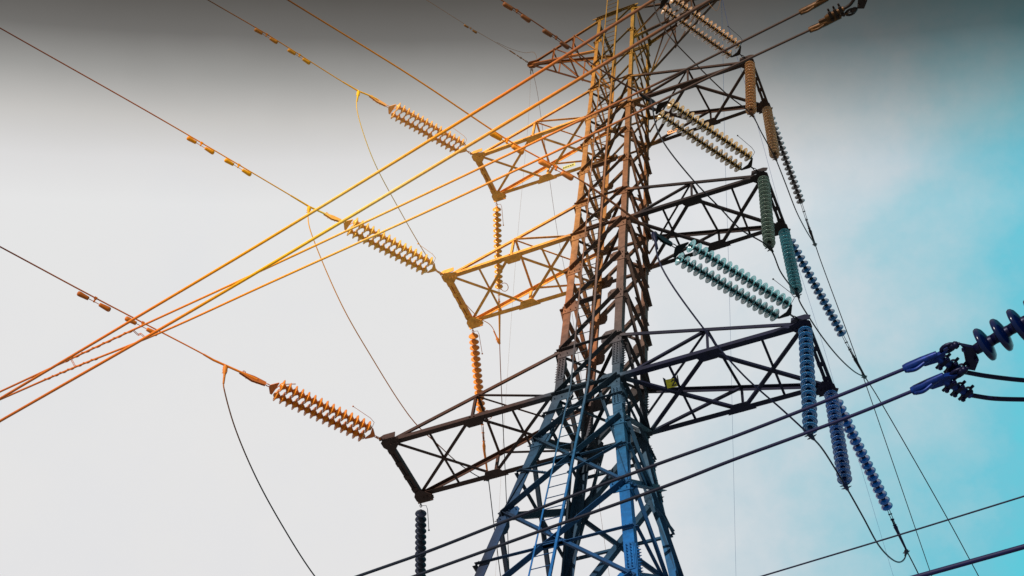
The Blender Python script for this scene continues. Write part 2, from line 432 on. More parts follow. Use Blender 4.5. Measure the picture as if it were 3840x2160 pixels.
# ------------------------------------------------------------------ mesh builder
class MB:
    def __init__(s):
        s.v, s.f, s.sm = [], [], []

    def add(s, vs, fs, smooth=False):
        o = len(s.v)
        s.v += [tuple(p) for p in vs]
        s.f += [tuple(i + o for i in f) for f in fs]
        s.sm += [smooth] * len(fs)
        return s

    def prism(s, poly, off):
        """closed prism: polygon (list of V) extruded by vector off"""
        n = len(poly)
        vs = list(poly) + [p + off for p in poly]
        return s.add(vs, [tuple(range(n - 1, -1, -1)), tuple(range(n, 2 * n))] + [(i, (i + 1) % n, (i + 1) % n + n, i + n) for i in range(n)])

    def box(s, p0, p1, a, w, b, h):
        """bar from p0 to p1, from the axis line w along a and h along b"""
        return s.prism([p0, p0 + a * w, p0 + a * w + b * h, p0 + b * h], p1 - p0)

    def angle(s, p0, p1, a, b, w, t=.012, w2=None):
        """steel angle: heel on the line p0-p1, flanges along a and b"""
        w2 = w2 or w
        d = (p1 - p0).normalized()
        a = (a - d * a.dot(d)).normalized()
        b = (b - d * b.dot(d))
        b = (b - a * b.dot(a)).normalized()
        prof = [V((0, 0)), V((w, 0)), V((w, t)), V((t, t)), V((t, w2)), V((0, w2))]
        q0 = [p0 + a * x.x + b * x.y for x in prof]
        n = 6
        off = p1 - p0
        vs = q0 + [p + off for p in q0]
        fs = [(5, 4, 3, 2, 1, 0), (6, 7, 8, 9, 10, 11)] + [(i, (i + 1) % n, (i + 1) % n + n, i + n) for i in range(n)]
        return s.add(vs, fs)

    def tube(s, pts, r, n=8, cap=True, smooth=True):
        pts = [V(p) for p in pts]
        rs = r if isinstance(r, (list, tuple)) else [r] * len(pts)
        d0 = (pts[1] - pts[0]).normalized()
        x = d0.orthogonal().normalized()
        vs = []
        for i, p in enumerate(pts):
            if i == 0:
                d = d0
            elif i == len(pts) - 1:
                d = (pts[i] - pts[i - 1]).normalized()
            else:
                d = ((pts[i + 1] - p).normalized() + (p - pts[i - 1]).normalized())
                d = d.normalized() if d.length > 1e-6 else (p - pts[i - 1]).normalized()
            x = x - d * x.dot(d)
            x = x.normalized() if x.length > 1e-6 else d.orthogonal().normalized()
            y = d.cross(x)
            for k in range(n):
                a = 2 * math.pi * k / n
                vs.append(p + (x * math.cos(a) + y * math.sin(a)) * rs[i])
        fs = []
        for i in range(len(pts) - 1):
            for k in range(n):
                fs.append((i * n + k, i * n + (k + 1) % n, (i + 1) * n + (k + 1) % n, (i + 1) * n + k))
        s.add(vs, fs, smooth)
        if cap:
            m = (len(pts) - 1) * n
            s.add(vs[:n], [tuple(range(n - 1, -1, -1))])
            s.add(vs[m:], [tuple(range(n))])
        return s

    def lathe(s, prof, o=V((0, 0, 0)), ax=V((0, 0, 1)), n=24, smooth=True):
        """prof: (r, z) pairs along axis ax"""
        x = ax.orthogonal().normalized()
        y = ax.cross(x)
        vs, m = [], len(prof)
        for r, z in prof:
            for k in range(n):
                a = 2 * math.pi * k / n
                vs.append(o + ax * z + (x * math.cos(a) + y * math.sin(a)) * max(r, 1e-4))
        fs = [(i * n + k, i * n + (k + 1) % n, (i + 1) * n + (k + 1) % n, (i + 1) * n + k) for i in range(m - 1) for k in range(n)]
        return s.add(vs, fs, smooth)

    def link(s, c, d, side, L, W, r):
        """one oval chain link centred c, long axis d"""
        pts = []
        for k in range(13):
            a = 2 * math.pi * k / 12
            pts.append(c + d * (math.cos(a) * L) + side * (math.sin(a) * W))
        return s.tube(pts, r, 6, False)

    def bolt(s, p, nrm, r=.014, h=.022, n=6):
        s.tube([p, p + nrm * h], r, n, True, False)
        return s.tube([p + nrm * h, p + nrm * (h + .02)], r * .5, 5, True, False)


WL = {}


def props(o, label=None, cat=None, group=None, kind=None):
    if label: o['label'] = label
    if cat: o['category'] = cat
    if group: o['group'] = group
    if kind: o['kind'] = kind


def empty(name, loc, label, cat, group=None):
    o = bpy.data.objects.new(name, None)
    sc.collection.objects.link(o)
    o.location = V(loc)
    o.empty_display_size = .2
    WL[o.name] = V(loc)
    props(o, label, cat, group)
    return o


def build(mb, name, mat, parent=None, loc=None, label=None, cat=None, group=None, kind=None):
    me = bpy.data.meshes.new(name)
    base = V(loc) if loc is not None else (WL[parent.name] if parent else V((0, 0, 0)))
    me.from_pydata([V(v) - base for v in mb.v], [], mb.f)
    me.polygons.foreach_set('use_smooth', mb.sm)
    me.update()
    me.materials.append(mat)
    o = bpy.data.objects.new(name, me)
    sc.collection.objects.link(o)
    if parent:
        o.parent = parent
        o.location = base - WL[parent.name]
    else:
        o.location = base
    WL[o.name] = base
    props(o, label, cat, group, kind)
    return o


# ------------------------------------------------------------------ ground
gm, gt, gb = base_mat('gravel_and_grass', .95)
n1 = gt.nodes.new('ShaderNodeTexNoise')
n1.inputs['Scale'].default_value = .15
n1.inputs['Detail'].default_value = 10
gg_ = gt.nodes.new('ShaderNodeNewGeometry')
gt.links.new(gg_.outputs['Position'], n1.inputs['Vector'])
gcr = gt.nodes.new('ShaderNodeValToRGB')
ramp(gcr, [(.35, (.42, .42, .38, 1)), (.5, (.60, .58, .55, 1)), (.7, (.68, .66, .63, 1))])  # unseen ground, made this pale to bounce light onto the undersides
gt.links.new(n1.outputs['Fac'], gcr.inputs['Fac'])
gt.links.new(gcr.outputs[0], gb.inputs['Base Color'])
mb = MB()
NG = 24
for i in range(NG + 1):
    for j in range(NG + 1):
        mb.v.append(((i - NG / 2) * 120, (j - NG / 2) * 120, 0))
for i in range(NG):
    for j in range(NG):
        a = i * (NG + 1) + j
        mb.f.append((a, a + NG + 1, a + NG + 2, a + 1))
        mb.sm.append(False)
build(mb, 'ground', gm, label='unseen ground beneath the tower, made pale to bounce light onto the undersides', kind='structure')

# ------------------------------------------------------------------ tower
F = D['frame']
GZ, S = F['GZ'], F['S']
ZL = F['z']


def half(z):
    """half width at height z above the waist"""
    if z >= 0:
        return F['w0'] + (F['w1'] - F['w0']) * z / ZL[3]
    return F['w0'] - F['fl'] * z


def C(sx, sy, z, out=0.0):
    h = half(z)
    return V((sx * (h + out), sy * (h * F['yr'] + out), z + GZ))


tower = empty('transmission_tower', (0, 0, 0), 'tall steel lattice pylon with three pairs of box crossarms, blue base and orange left arms', 'pylon')
TH = .016
LEGW = .17
CONC = plain('footing_concrete', (165, 160, 150), .9)
z1, z2, z3, zt = ZL
UPN = [0] + [z2 * i / 4 for i in (1, 2, 3)] + [z2 + (z3 - z2) * i / 4 for i in range(4)] + [z3 + (zt - z3) * i / 4 for i in range(5)]
UPN[1] = F['u'][0]
UPN[5] = z2 + F['u'][1]
UPN[9] = z3 + F['u'][2]
LOWN = [0, -1.42, -3.42, -5.75, -8.6, -12.2, -16.2, -GZ + .25]


def gusset(mb, c, u, v, nrm, w, h, sk=0.0, bolts=(3, 2)):
    """plate in the u-v plane at c, with bolt heads proud of it"""
    poly = [c - u * w * .5 - v * h * .5, c + u * w * .35 - v * h * .5, c + u * w * .5 - v * h * (.2 - sk), c + u * w * .5 + v * h * .25, c + u * w * .3 + v * h * .5, c - u * w * .5 + v * h * .5]
    mb.prism(poly, nrm * .012)
    for i in range(bolts[0]):
        for j in range(bolts[1]):
            p = c + u * w * (-.36 + .7 * i / max(1, bolts[0] - 1)) + v * h * (-.3 + .5 * j / max(1, bolts[1] - 1))
            mb.bolt(p + nrm * .012, nrm, .013, .018)


legs = {}
for sx in (-1, 1):
    for sy in (-1, 1):
        mb = MB()
        zs = [LOWN[-1]] + [0] + [zt + .05]
        a, b = V((-sx, 0, 0)), V((0, -sy, 0))
        mb.angle(C(sx, sy, LOWN[-1]), C(sx, sy, 0), a, b, .168, TH)
        mb.angle(C(sx, sy, 0), C(sx, sy, z2), a, b, .148, TH)
        mb.angle(C(sx, sy, z2), C(sx, sy, z3), a, b, .122, .014)
        mb.angle(C(sx, sy, z3), C(sx, sy, zt + .05), a, b, .092, .012)
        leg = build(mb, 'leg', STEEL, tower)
        legs[sx, sy] = leg
        # concrete footing
        fb = MB()
        c0 = C(sx, sy, -GZ)
        for w, z0, z_ in ((.6, -.4, .12), (.28, .12, .45)):
            q = [V((c0.x + i * w, c0.y + j * w, z0)) for i, j in ((-1, -1), (1, -1), (1, 1), (-1, 1))]
            fb.prism(q, V((0, 0, z_ - z0)))
        build(fb, 'footing', CONC, tower)
        # gusset plates on the two outer faces
        for z in UPN + LOWN[1:-1]:
            for face in (0, 1):
                mbg = MB()
                if face == 0:
                    u, nrm = V((-sx, 0, 0)), V((0, sy, 0))
                else:
                    u, nrm = V((0, -sy, 0)), V((sx, 0, 0))
                d = (C(sx, sy, z + .3) - C(sx, sy, z - .3)).normalized()
                big = 1.25 if z in (0, z2, z3) or abs(z - UPN[1]) < .01 or abs(z - UPN[5]) < .01 or abs(z - UPN[9]) < .01 else 1
                if z > z3 + .1: big *= .6
                elif z > z2 + .1: big *= .8
                gusset(mbg, C(sx, sy, z) + u * .15 * big + nrm * .002, u, d, nrm, .32 * big, .34 * big, 0, (3, 2))
                build(mbg, 'gusset_plate', STEEL if sy < 0 else BRACE, leg)  # rear plates take the copy with shade in its colour
        # splice plates full of bolts above the waist and on the splayed base
        for zc, ln in ((.75, .62), (-5.25, .62), (-.62, .55)):
            for face in (0, 1):
                mbs = MB()
                u, nrm = (V((-sx, 0, 0)), V((0, sy, 0))) if face == 0 else (V((0, -sy, 0)), V((sx, 0, 0)))
                if zc == -.62 and sx == -1: continue
                p0, p1 = C(sx, sy, zc - ln / 2), C(sx, sy, zc + ln / 2)
                dd = (p1 - p0).normalized()
                mbs.prism([p0 + u * .02, p0 + u * .155, p1 + u * .155, p1 + u * .02], nrm * .014)
                for i in range(8):
                    for j in (0, 1):
                        mbs.bolt(p0 + dd * (.05 + i * (ln - .1) / 7) + u * (.055 + .06 * j) + nrm * .014, nrm, .014, .02)
                build(mbs, 'splice_plate', STEEL, leg)


def face_frame(fc):
    """fc: 'n','f','l','r' -> (corner A signs, corner B signs, outward normal)"""
    return {'n': ((-1, -1), (1, -1), V((0, -1, 0))), 'f': ((-1, 1), (1, 1), V((0, 1, 0))),
            'r': ((1, -1), (1, 1), V((1, 0, 0))), 'l': ((-1, -1), (-1, 1), V((-1, 0, 0)))}[fc]


def member(fc, ends, w, name='brace', out=.016, mat=None, flip=1):
    """ends: ((side 0/1, z),(side, z)); side may be fractional across the face"""
    A, B, nrm = face_frame(fc)
    P = []
    for sd_, z in ends:
        pa, pb = C(A[0], A[1], z), C(B[0], B[1], z)
        P.append(pa.lerp(pb, sd_) + nrm * out)
    d = (P[1] - P[0]).normalized()
    P[0] -= d * .03
    P[1] += d * .03
    inpl = nrm.cross(d).normalized() * flip
    if inpl.z < 0 and flip == 1: inpl = -inpl
    m_ = MB().angle(P[0], P[1], inpl, nrm, w, .01, w * .9)
    # bolts at the ends
    for q, s_ in ((P[0], 1), (P[1], -1)):
        for k in (1, 2):
            m_.bolt(q + d * s_ * (.06 * k) + inpl * w * .5 + nrm * .01, nrm, .011, .015)
    return build(m_, name, mat or BRACE, tower)


# shaft: single diagonals per panel, struts between the legs
for i in range(len(UPN) - 1):
    a, b = UPN[i], UPN[i + 1]
    w = .105 if b <= z2 + .01 else (.085 if b <= z3 + .01 else .055)
    member('n', ((.06, a), (.94, b)), w)
    member('f', ((.06, a), (.94, b)), w * .8)
    member('r', ((0, b), (1, a)), w * .75)
    member('l', ((0, b), (1, a)), w * .75)
for i, z in enumerate(UPN):
    w = .08 if z < z2 else (.07 if z < z3 else .05)
    for fc in 'rl':
        member(fc, ((0, z - .02), (1, z - .02)), w, 'strut')
    if i in (0, 1, 4, 5, 8, 9, 12):
        for fc in 'nf':
            member(fc, ((0, z - .01), (1, z - .01)), w * .9, 'strut')
# light redundant members on the far and side faces
for i in range(len(UPN) - 1):
    a, b = UPN[i], UPN[i + 1]
    if i % 2 == 0:
        member('f', ((.5, (a + b) / 2), (1, a)), .05, 'brace', -.01)
    member('r', ((.5, (a + b) / 2), (1, (a + b) / 2)), .04, 'brace', -.01)
# plan bracing inside the shaft
for z in (UPN[0], UPN[1], UPN[4], UPN[5], UPN[8], UPN[9]):
    for p, q in (((-1, -1), (1, 1)), ((1, -1), (-1, 1))):
        P0, P1 = C(p[0], p[1], z - .03), C(q[0], q[1], z - .03)
        dz = .012 if p[0] > 0 else -.012
        mb = MB().angle(P0 + V((0, 0, dz)), P1 + V((0, 0, dz)), V((0, 0, 1)).cross(P1 - P0), V((0, 0, -1)), .06, .008)
        build(mb, 'plan_brace', BRACE, tower)
# splayed base
pairs = [(1, 0), (2, 1), (3, 2), (4, 3), (5, 4), (6, 5), (7, 6)]
for fc in 'nfrl':
    for hi_, lo_ in pairs:
        member(fc, ((.03, LOWN[hi_]), (.97, LOWN[lo_])), .12)
        if hi_ >= 2:
            member(fc, ((.03, LOWN[lo_]), (.97, LOWN[hi_])), .075, 'brace', .03)
    for z in (-.6, -4.6, -2.3, -7.1, -12.2):
        member(fc, ((.0, z), (1, z)), .05 if z > -4 else .06, 'strut', .034 if z in (-4.6, -2.3) else .02)
    if fc in 'nr':
        member(fc, ((.97, -2.3), (.52, -2.75)), .06, 'brace', .045)
        member(fc, ((.03, -2.3), (.3, -2.6)), .05, 'brace', .045)
    # hip bracing running towards the waist
    member(fc, ((.0, -3.42), (.32, -.2)), .05, 'brace', -.02)
    member(fc, ((1.0, -3.42), (.68, -.2)), .05, 'brace', -.02)
# heavy cover plates round the rear waist joint
for sx in (-1,):
    mb = MB()
    p0, p1 = C(-1, 1, -.55), C(-1, 1, .35)
    mb.prism([p0 + V((.03, -.06, 0)), p0 + V((.36, -.06, .05)), p0 + V((.42, -.06, .3)), p1 + V((.22, -.06, 0)), p1 + V((.03, -.06, 0))], V((0, .014, 0)))
    build(mb, 'cover_plate', BRACE, tower)

# ---- crossarms
def crossarm(k, s):
    z, u, a, t = ZL[k - 1], F['u'][k - 1], F['a'][k - 1], F['t'][k - 1]
    A0, B0 = C(s, -1, z), C(s, 1, z)
    AU, BU = C(s, -1, z + u), C(s, 1, z + u)
    TA, TB = V((s * a, -t, z + GZ)), V((s * a, t, z + GZ))
    xs, up, dn = V((s, 0, 0)), V((0, 0, 1)), V((0, 0, -1))
    inn = V((0, 1, 0))
    # main members: two bottom chords as wide angles, two hanger chords
    mb = MB()
    cw = {1: .1, 2: .092, 3: .085}[k]
    mb.angle(A0 - xs * .2 + V((0, -.035, 0)), TA, inn, up, cw, .012, cw * .9)
    mb.angle(B0 - xs * .2 + V((0, .035, 0)), TB, -inn, up, cw, .012, cw * .9)
    mb.angle(AU + V((0, -.03, 0)), TA + V((0, 0, .05)), inn, dn, .075, .01)
    mb.angle(BU + V((0, .03, 0)), TB + V((0, 0, .05)), -inn, dn, .075, .01)
    lab = {1: 'lowest', 2: 'middle', 3: 'top'}[k]
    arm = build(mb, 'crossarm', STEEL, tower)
    mid = .5
    GA, GB = A0.lerp(TA, .48), B0.lerp(TB, .53)
    UA, UB = AU.lerp(TA, .48), BU.lerp(TB, .53)
    q = lambda P, Q, w, off=V((0, 0, 0)), n=None: build(MB().angle(P + off, Q + off, (Q - P).cross(up) if abs((Q - P).normalized().z) < .9 else V((0, 1, 0)), n or up, w, .009), 'brace', STEEL, arm)
    o = V((0, 0, .012))
    q(TA, GB, .06, o); q(TB, GA, .06, o * 2.2); q(GA, B0, .06, o); q(GB, A0, .06, o * 2.2)
    if k < 3:
        q(A0.lerp(TA, .76), B0.lerp(TB, .76), .045, o * 3.4)
        q(A0.lerp(TA, .26), B0.lerp(TB, .27), .045, o * 3.4)
    # posts, side diagonals and the upper cross strut
    q(GA, UA, .05); q(GB, UB, .05)
    q(UA, A0, .05, V((0, .02, 0))); q(UB, B0, .05, V((0, -.02, 0)))
    q(UA, UB, .05, dn * .02)
    q(UA, B0.lerp(BU, .5), .035, dn * .05)
    # end beam: twin channels joined by batten plates
    eb = MB()
    eb.box(TA + V((-s * .055, 0, -.02)), TB + V((-s * .055, 0, -.02)), xs, .05, up, .1)
    eb.box(TA + V((s * .02, 0, -.02)), TB + V((s * .02, 0, -.02)), xs, .05, up, .1)
    for f_ in (.15, .38, .62, .85):
        c = TA.lerp(TB, f_)
        eb.box(c + V((-s * .06, -.05, -.032)), c + V((-s * .06, .05, -.032)), xs, .135, up, .01)
    build(eb, 'end_beam', STEEL, arm)
    # gussets: node plates under the chords and polygonal plates at the tips
    for P, sg in ((GA, 1), (GB, -1)):
        g_ = MB()
        poly = [P + V((-s * .26, 0, 0)), P + V((s * .26, 0, 0)), P + V((s * .14, sg * .2, 0)), P + V((-s * .14, sg * .2, 0))]
        poly = [p + V((0, -sg * .03, -.004)) for p in poly]
        g_.prism(poly, dn * .012)
        build(g_, 'gusset_plate', STEEL, arm)
    for T_, sg in ((TA, 1), (TB, -1)):
        g_ = MB()
        e = -sg
        poly = [T_ + V((s * x, e * y, -.036)) for x, y in ((-.26, -.03), (-.26, .06), (-.07, .1), (.03, .11), (.1, .05), (.1, -.07), (.04, -.16), (-.08, -.2))]
        g_.prism(poly, dn * .014)
        # upright plates that carry the strings
        for yy in (.1,):
            c = T_ + V((0, e * yy, 0))
            g_.prism([c + V((-s * .22, 0, -.05)), c + V((s * .1, 0, -.05)), c + V((s * .13, 0, .04)), c + V((s * .04, 0, .1)), c + V((-s * .2, 0, .1))], V((0, e * .014, 0)))
        for i in range(3):
            g_.bolt(T_ + V((-s * (.08 + .07 * i), -e * .02, -.05)), dn, .012, .015)
        build(g_, 'tip_plate', STEEL, arm)
    return arm


for k in (1, 2, 3):
    for s in (-1, 1):
        crossarm(k, s)
# ---- earth-wire arms at the top
zs_ = zt - 2.05
for s in (-1, 1):
    T_ = V((s * F['a4'], 0, F['ez'] + GZ))
    mb = MB()
    top = [C(s, -1, zt), C(s, 1, zt)]
    lo = [C(s, -1, zs_), C(s, 1, zs_)]
    for i, sg in ((0, 1), (1, -1)):
        mb.angle(top[i], T_ + V((0, -sg * .03, .03)), V((0, sg, 0)), V((0, 0, -1)), .075, .01)
        mb.angle(lo[i], T_ + V((0, -sg * .03, -.03)), V((0, sg, 0)), V((0, 0, 1)), .065, .01)
    arm = build(mb, 'earth_wire_arm', STEEL, tower)
    for i in (0, 1):
        for f0, f1 in ((0, .35), (.35, .35), (.35, .65), (.65, .65)):
            P, Q = lo[i].lerp(T_, f0), top[i].lerp(T_, f1)
            if f0 == 0: P = C(s, -1 if i == 0 else 1, zs_ + .02)
            build(MB().angle(P, Q, V((0, 1, 0)).cross(Q - P), V((0, 1 if i else -1, 0)), .042, .008), 'brace', STEEL, arm)
    for f_ in (.38, .66):
        P, Q = lo[0].lerp(T_, f_), lo[1].lerp(T_, f_)
        build(MB().angle(P, Q, V((s, 0, 0)), V((0, 0, 1)), .04, .008), 'brace', STEEL, arm)
        P, Q = top[0].lerp(T_, f_), top[1].lerp(T_, f_)
        build(MB().angle(P, Q, V((s, 0, 0)), V((0, 0, -1)), .04, .008), 'brace', STEEL, arm)
    build(MB().angle(lo[0].lerp(T_, .38), lo[1], V((s, .3, 0)), V((0, 0, 1)), .04, .008), 'brace', STEEL, arm)
    g_ = MB()
    g_.prism([T_ + V((s * x, y, -.05)) for x, y in ((-.28, -.09), (-.28, .09), (-.05, .12), (.08, .07), (.1, -.05), (.02, -.12))], V((0, 0, .014)))
    g_.prism([T_ + V((s * x, -.01, z)) for x, z in ((-.2, -.11), (-.02, -.16), (.1, -.08), (.12, .03), (.03, .1), (-.2, .1))], V((0, .014, 0)))
    build(g_, 'tip_plate', STEEL, arm)
# ---- top frame and cap angles
for fc in 'nfrl':
    member(fc, ((0, zt + .06), (1, zt + .06)), .075, 'top_frame', .005)
for sg in (-1, 1):
    c = C(sg, -1, zt + .06)
    mb = MB().prism([c + V((-.16, -.02, 0)), c + V((.12, -.02, .0)), c + V((.12, -.02, .07)), c + V((-.16, -.02, .05))], V((0, -.014, 0)))
    build(mb, 'cap_plate', STEEL, tower)

# ---- climbing ladder on the near face
lad = []
zz = -GZ + .6
while zz < zt + 3.0:
    h = half(min(zz, zt)) * F['yr']
    lad.append(V((0, -h - .13, zz + GZ)))
    zz += .5
key = [V((0, -half(z) * F['yr'] - .13, z + GZ)) for z in (-GZ + .4, -6, -3, 0)] + [V((0, -half(z) * F['yr'] - .13, z + GZ)) for z in (z2, z3, zt)] + [V((0, -half(zt) * F['yr'] - .13, zt + GZ + 2.8))]
LX, RX = -.262, .105
mb = MB()
ladder = None
for x, w in ((LX, .026), (RX, .04)):
    m_ = MB()
    for p, q in zip(key[:-1], key[1:]):
        m_.angle(p + V((x, 0, 0)), q + V((x, 0, 0)), V((1 if x < 0 else -1, 0, 0)) * (1), V((0, 1, 0)), w, .008, .035)
    if ladder is None:
        ladder = build(m_, 'ladder', STEEL, tower)
    else:
        build(m_, 'rail', STEEL, ladder)


def on_key(z):
    for p, q in zip(key[:-1], key[1:]):
        if p.z <= z <= q.z:
            return p.lerp(q, (z - p.z) / (q.z - p.z))
    return key[-1]


z = 13.0
nr = 0
while z < key[-1].z - .1 and nr < 95:
    c = on_key(z)
    build(MB().tube([c + V((LX, .012, 0)), c + V((RX, .012, 0))], .0085, 6), 'rung', BRACE, ladder)
    z += .29
    nr += 1
rl = MB()
z = 1.0
while z < 12.95:
    c = on_key(z)
    rl.tube([c + V((LX, .012, 0)), c + V((RX, .012, 0))], .0085, 6)
    z += .29
build(rl, 'lower_rungs', BRACE, ladder)['kind'] = 'stuff'
for z in (z3, z2 + 2.7, z2, 2.7, 0, -2.3, -4.6, zt):
    c = on_key(z + GZ)
    m_ = MB().box(c + V((LX - .03, .03, 0)), c + V((RX + .06, .03, 0)), V((0, 1, 0)), .1, V((0, 0, 1)), .035)
    build(m_, 'bracket', BRACE, ladder)

# ---- phase plates carried on the arms
YEL = plain('yellow_enamel', (196, 178, 20), .4, 0, 1, .3, 20)
ORN = plain('orange_enamel', (230, 140, 25), .4, 0, 1, .3, 20)
DULL = plain('faded_enamel', (112, 112, 14), .6, 0, .8, .6, 40)
BLK = plain('black_lettering', (20, 18, 16), .6, 0, 1, 0)


def glyph(mb, o, ux, uy, nrm, path, w):
    pts = [o + ux * x + uy * y for x, y in path]
    for p, q in zip(pts[:-1], pts[1:]):
        d = (q - p)
        n_ = nrm.cross(d).normalized() * w * .5
        e = d.normalized() * w * .3
        mb.prism([p - e - n_, q + e - n_, q + e + n_, p - e + n_], nrm * .003)


def sign(name, c, ux, nrm, w, h, mat, label, marks, brackets=True, group=None):
    nrm = (nrm - ux * nrm.dot(ux)).normalized()
    uy = nrm.cross(ux).normalized()
    r = empty(name, c, label, 'sign', group)
    pl = MB().prism([c - ux * w / 2 - uy * h / 2, c + ux * w / 2 - uy * h / 2, c + ux * w / 2 + uy * h / 2, c - ux * w / 2 + uy * h / 2], nrm * .006)
    build(pl, 'panel', mat, r)
    gl = MB()
    for path in marks:
        glyph(gl, c + nrm * .0065, ux, uy, nrm, path, h * .12)
    build(gl, 'lettering', BLK, r)
    if brackets:
        for sg in (-1, 1):
            b = MB().prism([c + ux * sg * (w / 2) - uy * h * .6 - nrm * .03, c + ux * sg * (w / 2) + uy * h * .62 - nrm * .03, c + ux * sg * (w / 2 + .03) + uy * h * .8 + nrm * .05, c + ux * sg * (w / 2 + .02) - uy * h * .6 + nrm * .03], ux * sg * .006)
            build(b, 'bracket', BRACE, r)
    return r


two = [(-.0, .03), (.02, .052), (.05, .045), (.055, .02), (-.005, -.045), (.065, -.04)]
sign('phase_plate', V((1.42, -.2, 20.47 + .1)), V((1, .12, .05)).normalized(), V((.1, -.62, -.78)),   .2, .155, DULL,
     'yellow-green plate marked 2 on the lowest right crossarm', [two])
squig = [[(x - .02, -.02), (x - .01, .02), (x, -.01), (x + .015, .02), (x + .02, -.02)] for x in (-.14, -.08, -.02, .04, .1)]
sign('name_plate', V((-1.52, .52, 31.5)), V((1, .0, .03)).normalized(), V((0, -.9, -.45)), .34, .09, YEL,
     'small yellow plate with black marks on the top left crossarm', squig, False)
sign('name_plate', V((1.29, .5, 31.47)), V((1, 0, .0)), V((0, -.9, -.45)), .38, .1, ORN,
     'small orange plate with black marks on the top right crossarm', squig, False)

# ------------------------------------------------------------------ insulator parts
def disc_meshes():
    # glass shell with under-ribs; local axis -Z points away from the tower
    g_ = MB().lathe([(.03, -.038), (.05, -.044), (.085, -.058), (.108, -.074), (.116, -.085), (.114, -.092), (.104, -.086), (.094, -.074),
                     (.088, -.092), (.080, -.092), (.078, -.070), (.066, -.066), (.063, -.086), (.055, -.086), (.052, -.062), (.03, -.058), (.03, -.038)], n=28)
    me = bpy.data.meshes.new('glass_disc')
    me.from_pydata(g_.v, [], g_.f); me.polygons.foreach_set('use_smooth', g_.sm)
    c_ = MB().lathe([(.0, .0), (.022, .0), (.036, -.008), (.043, -.03), (.045, -.054), (.034, -.056), (.0, -.056)], n=16)
    c_.lathe([(0, -.056), (.026, -.058), (.022, -.082), (.012, -.088), (.011, -.125), (.02, -.13), (.02, -.146), (0, -.147)], n=12)
    mc = bpy.data.meshes.new('metal_cap')
    mc.from_pydata(c_.v, [], c_.f); mc.polygons.foreach_set('use_smooth', c_.sm)
    return me, mc


DISC, CAP = disc_meshes()
_mm = {}


def bell_mesh():
    b_ = MB().lathe([(.03, -.02), (.05, -.03), (.062, -.05), (.088, -.066), (.112, -.078), (.118, -.09), (.11, -.098), (.085, -.094), (.08, -.104), (.07, -.1), (.064, -.09), (.05, -.1), (.044, -.125), (.03, -.14), (.02, -.14), (.03, -.02)], n=24)
    me = bpy.data.meshes.new('glass_disc')
    me.from_pydata(b_.v, [], b_.f); me.polygons.foreach_set('use_smooth', b_.sm)
    return me


BELL = bell_mesh()


def disc_pair(gmat, cmat):
    key_ = (gmat.name, cmat.name)
    if key_ not in _mm:
        a, b = (BELL if gmat.name.startswith('glazed') else DISC).copy(), CAP.copy()
        a.name, b.name = 'glass_disc', 'metal_cap'
        a.materials.append(gmat); b.materials.append(cmat)
        _mm[key_] = (a, b)
    return _mm[key_]


def run_discs(root, p0, p1, n, gmat, cmat, rs=1.0):
    """n cap-and-pin units from p0 (tower side) to p1"""
    a, b = disc_pair(gmat, cmat)
    d = (p1 - p0)
    pitch = d.length / n
    q = (-d).to_track_quat('Z', 'Y')
    for i in range(n):
        o = bpy.data.objects.new('glass_disc', a)
        sc.collection.objects.link(o)
        o.parent = root
        o.location = p0 + d * (i / n) - WL[root.name]
        o.rotation_mode = 'QUATERNION'
        o.rotation_quaternion = q
        o.scale = (rs, rs, pitch / .146)
        c = bpy.data.objects.new('metal_cap', b)
        sc.collection.objects.link(c)
        c.parent = o


def catmull(pts, sub=8):
    pts = [V(p) for p in pts]
    if len(pts) < 3: return pts
    out_ = []
    P = [pts[0] * 2 - pts[1]] + pts + [pts[-1] * 2 - pts[-2]]
    for i in range(1, len(P) - 2):
        p0, p1, p2, p3 = P[i - 1], P[i], P[i + 1], P[i + 2]
        t0 = 0; t1 = t0 + max((p1 - p0).length, 1e-4) ** .5; t2 = t1 + max((p2 - p1).length, 1e-4) ** .5; t3 = t2 + max((p3 - p2).length, 1e-4) ** .5
        for k in range(sub):
            t = t1 + (t2 - t1) * k / sub
            A1 = p0 * ((t1 - t) / (t1 - t0)) + p1 * ((t - t0) / (t1 - t0))
            A2 = p1 * ((t2 - t) / (t2 - t1)) + p2 * ((t - t1) / (t2 - t1))
            A3 = p2 * ((t3 - t) / (t3 - t2)) + p3 * ((t - t2) / (t3 - t2))
            B1 = A1 * ((t2 - t) / (t2 - t0)) + A2 * ((t - t0) / (t2 - t0))
            B2 = A2 * ((t3 - t) / (t3 - t1)) + A3 * ((t - t1) / (t3 - t1))
            out_.append(B1 * ((t2 - t) / (t2 - t1)) + B2 * ((t - t1) / (t2 - t1)))
    out_.append(pts[-1])
    return out_


LAB_ARM = {1: 'lowest', 2: 'middle', 3: 'top'}
LR = {'L': 'left', 'R': 'right'}
# (glass colour, metal colour, transmissive?)
NEARC = {('L', 1): ((196, 112, 32), (178, 92, 36), 0), ('L', 2): ((255, 190, 84), (252, 178, 76), 0), ('L', 3): ((250, 178, 92), (244, 166, 84), 0),
         ('R', 1): ((82, 142, 152), (10, 16, 20), 1), ('R', 2): ((164, 128, 62), (28, 18, 10), 1), ('R', 3): ((166, 112, 36), (30, 18, 8), 1)}
WORD = {('L', 1): 'rust-orange', ('L', 2): 'yellow', ('L', 3): 'pale orange', ('R', 1): 'teal glass', ('R', 2): 'olive glass', ('R', 3): 'amber glass'}


def matpair(tag, gc, mc, tr):
    gm_ = glass('glass_' + tag, gc) if tr else plain('glazed_' + tag, gc, .18, 0, 1.15, .12, 30)
    return gm_, plain('fitting_' + tag, mc, .45, .0 if not tr else .3, 1.1, .2, 30)


WIRER = .0105


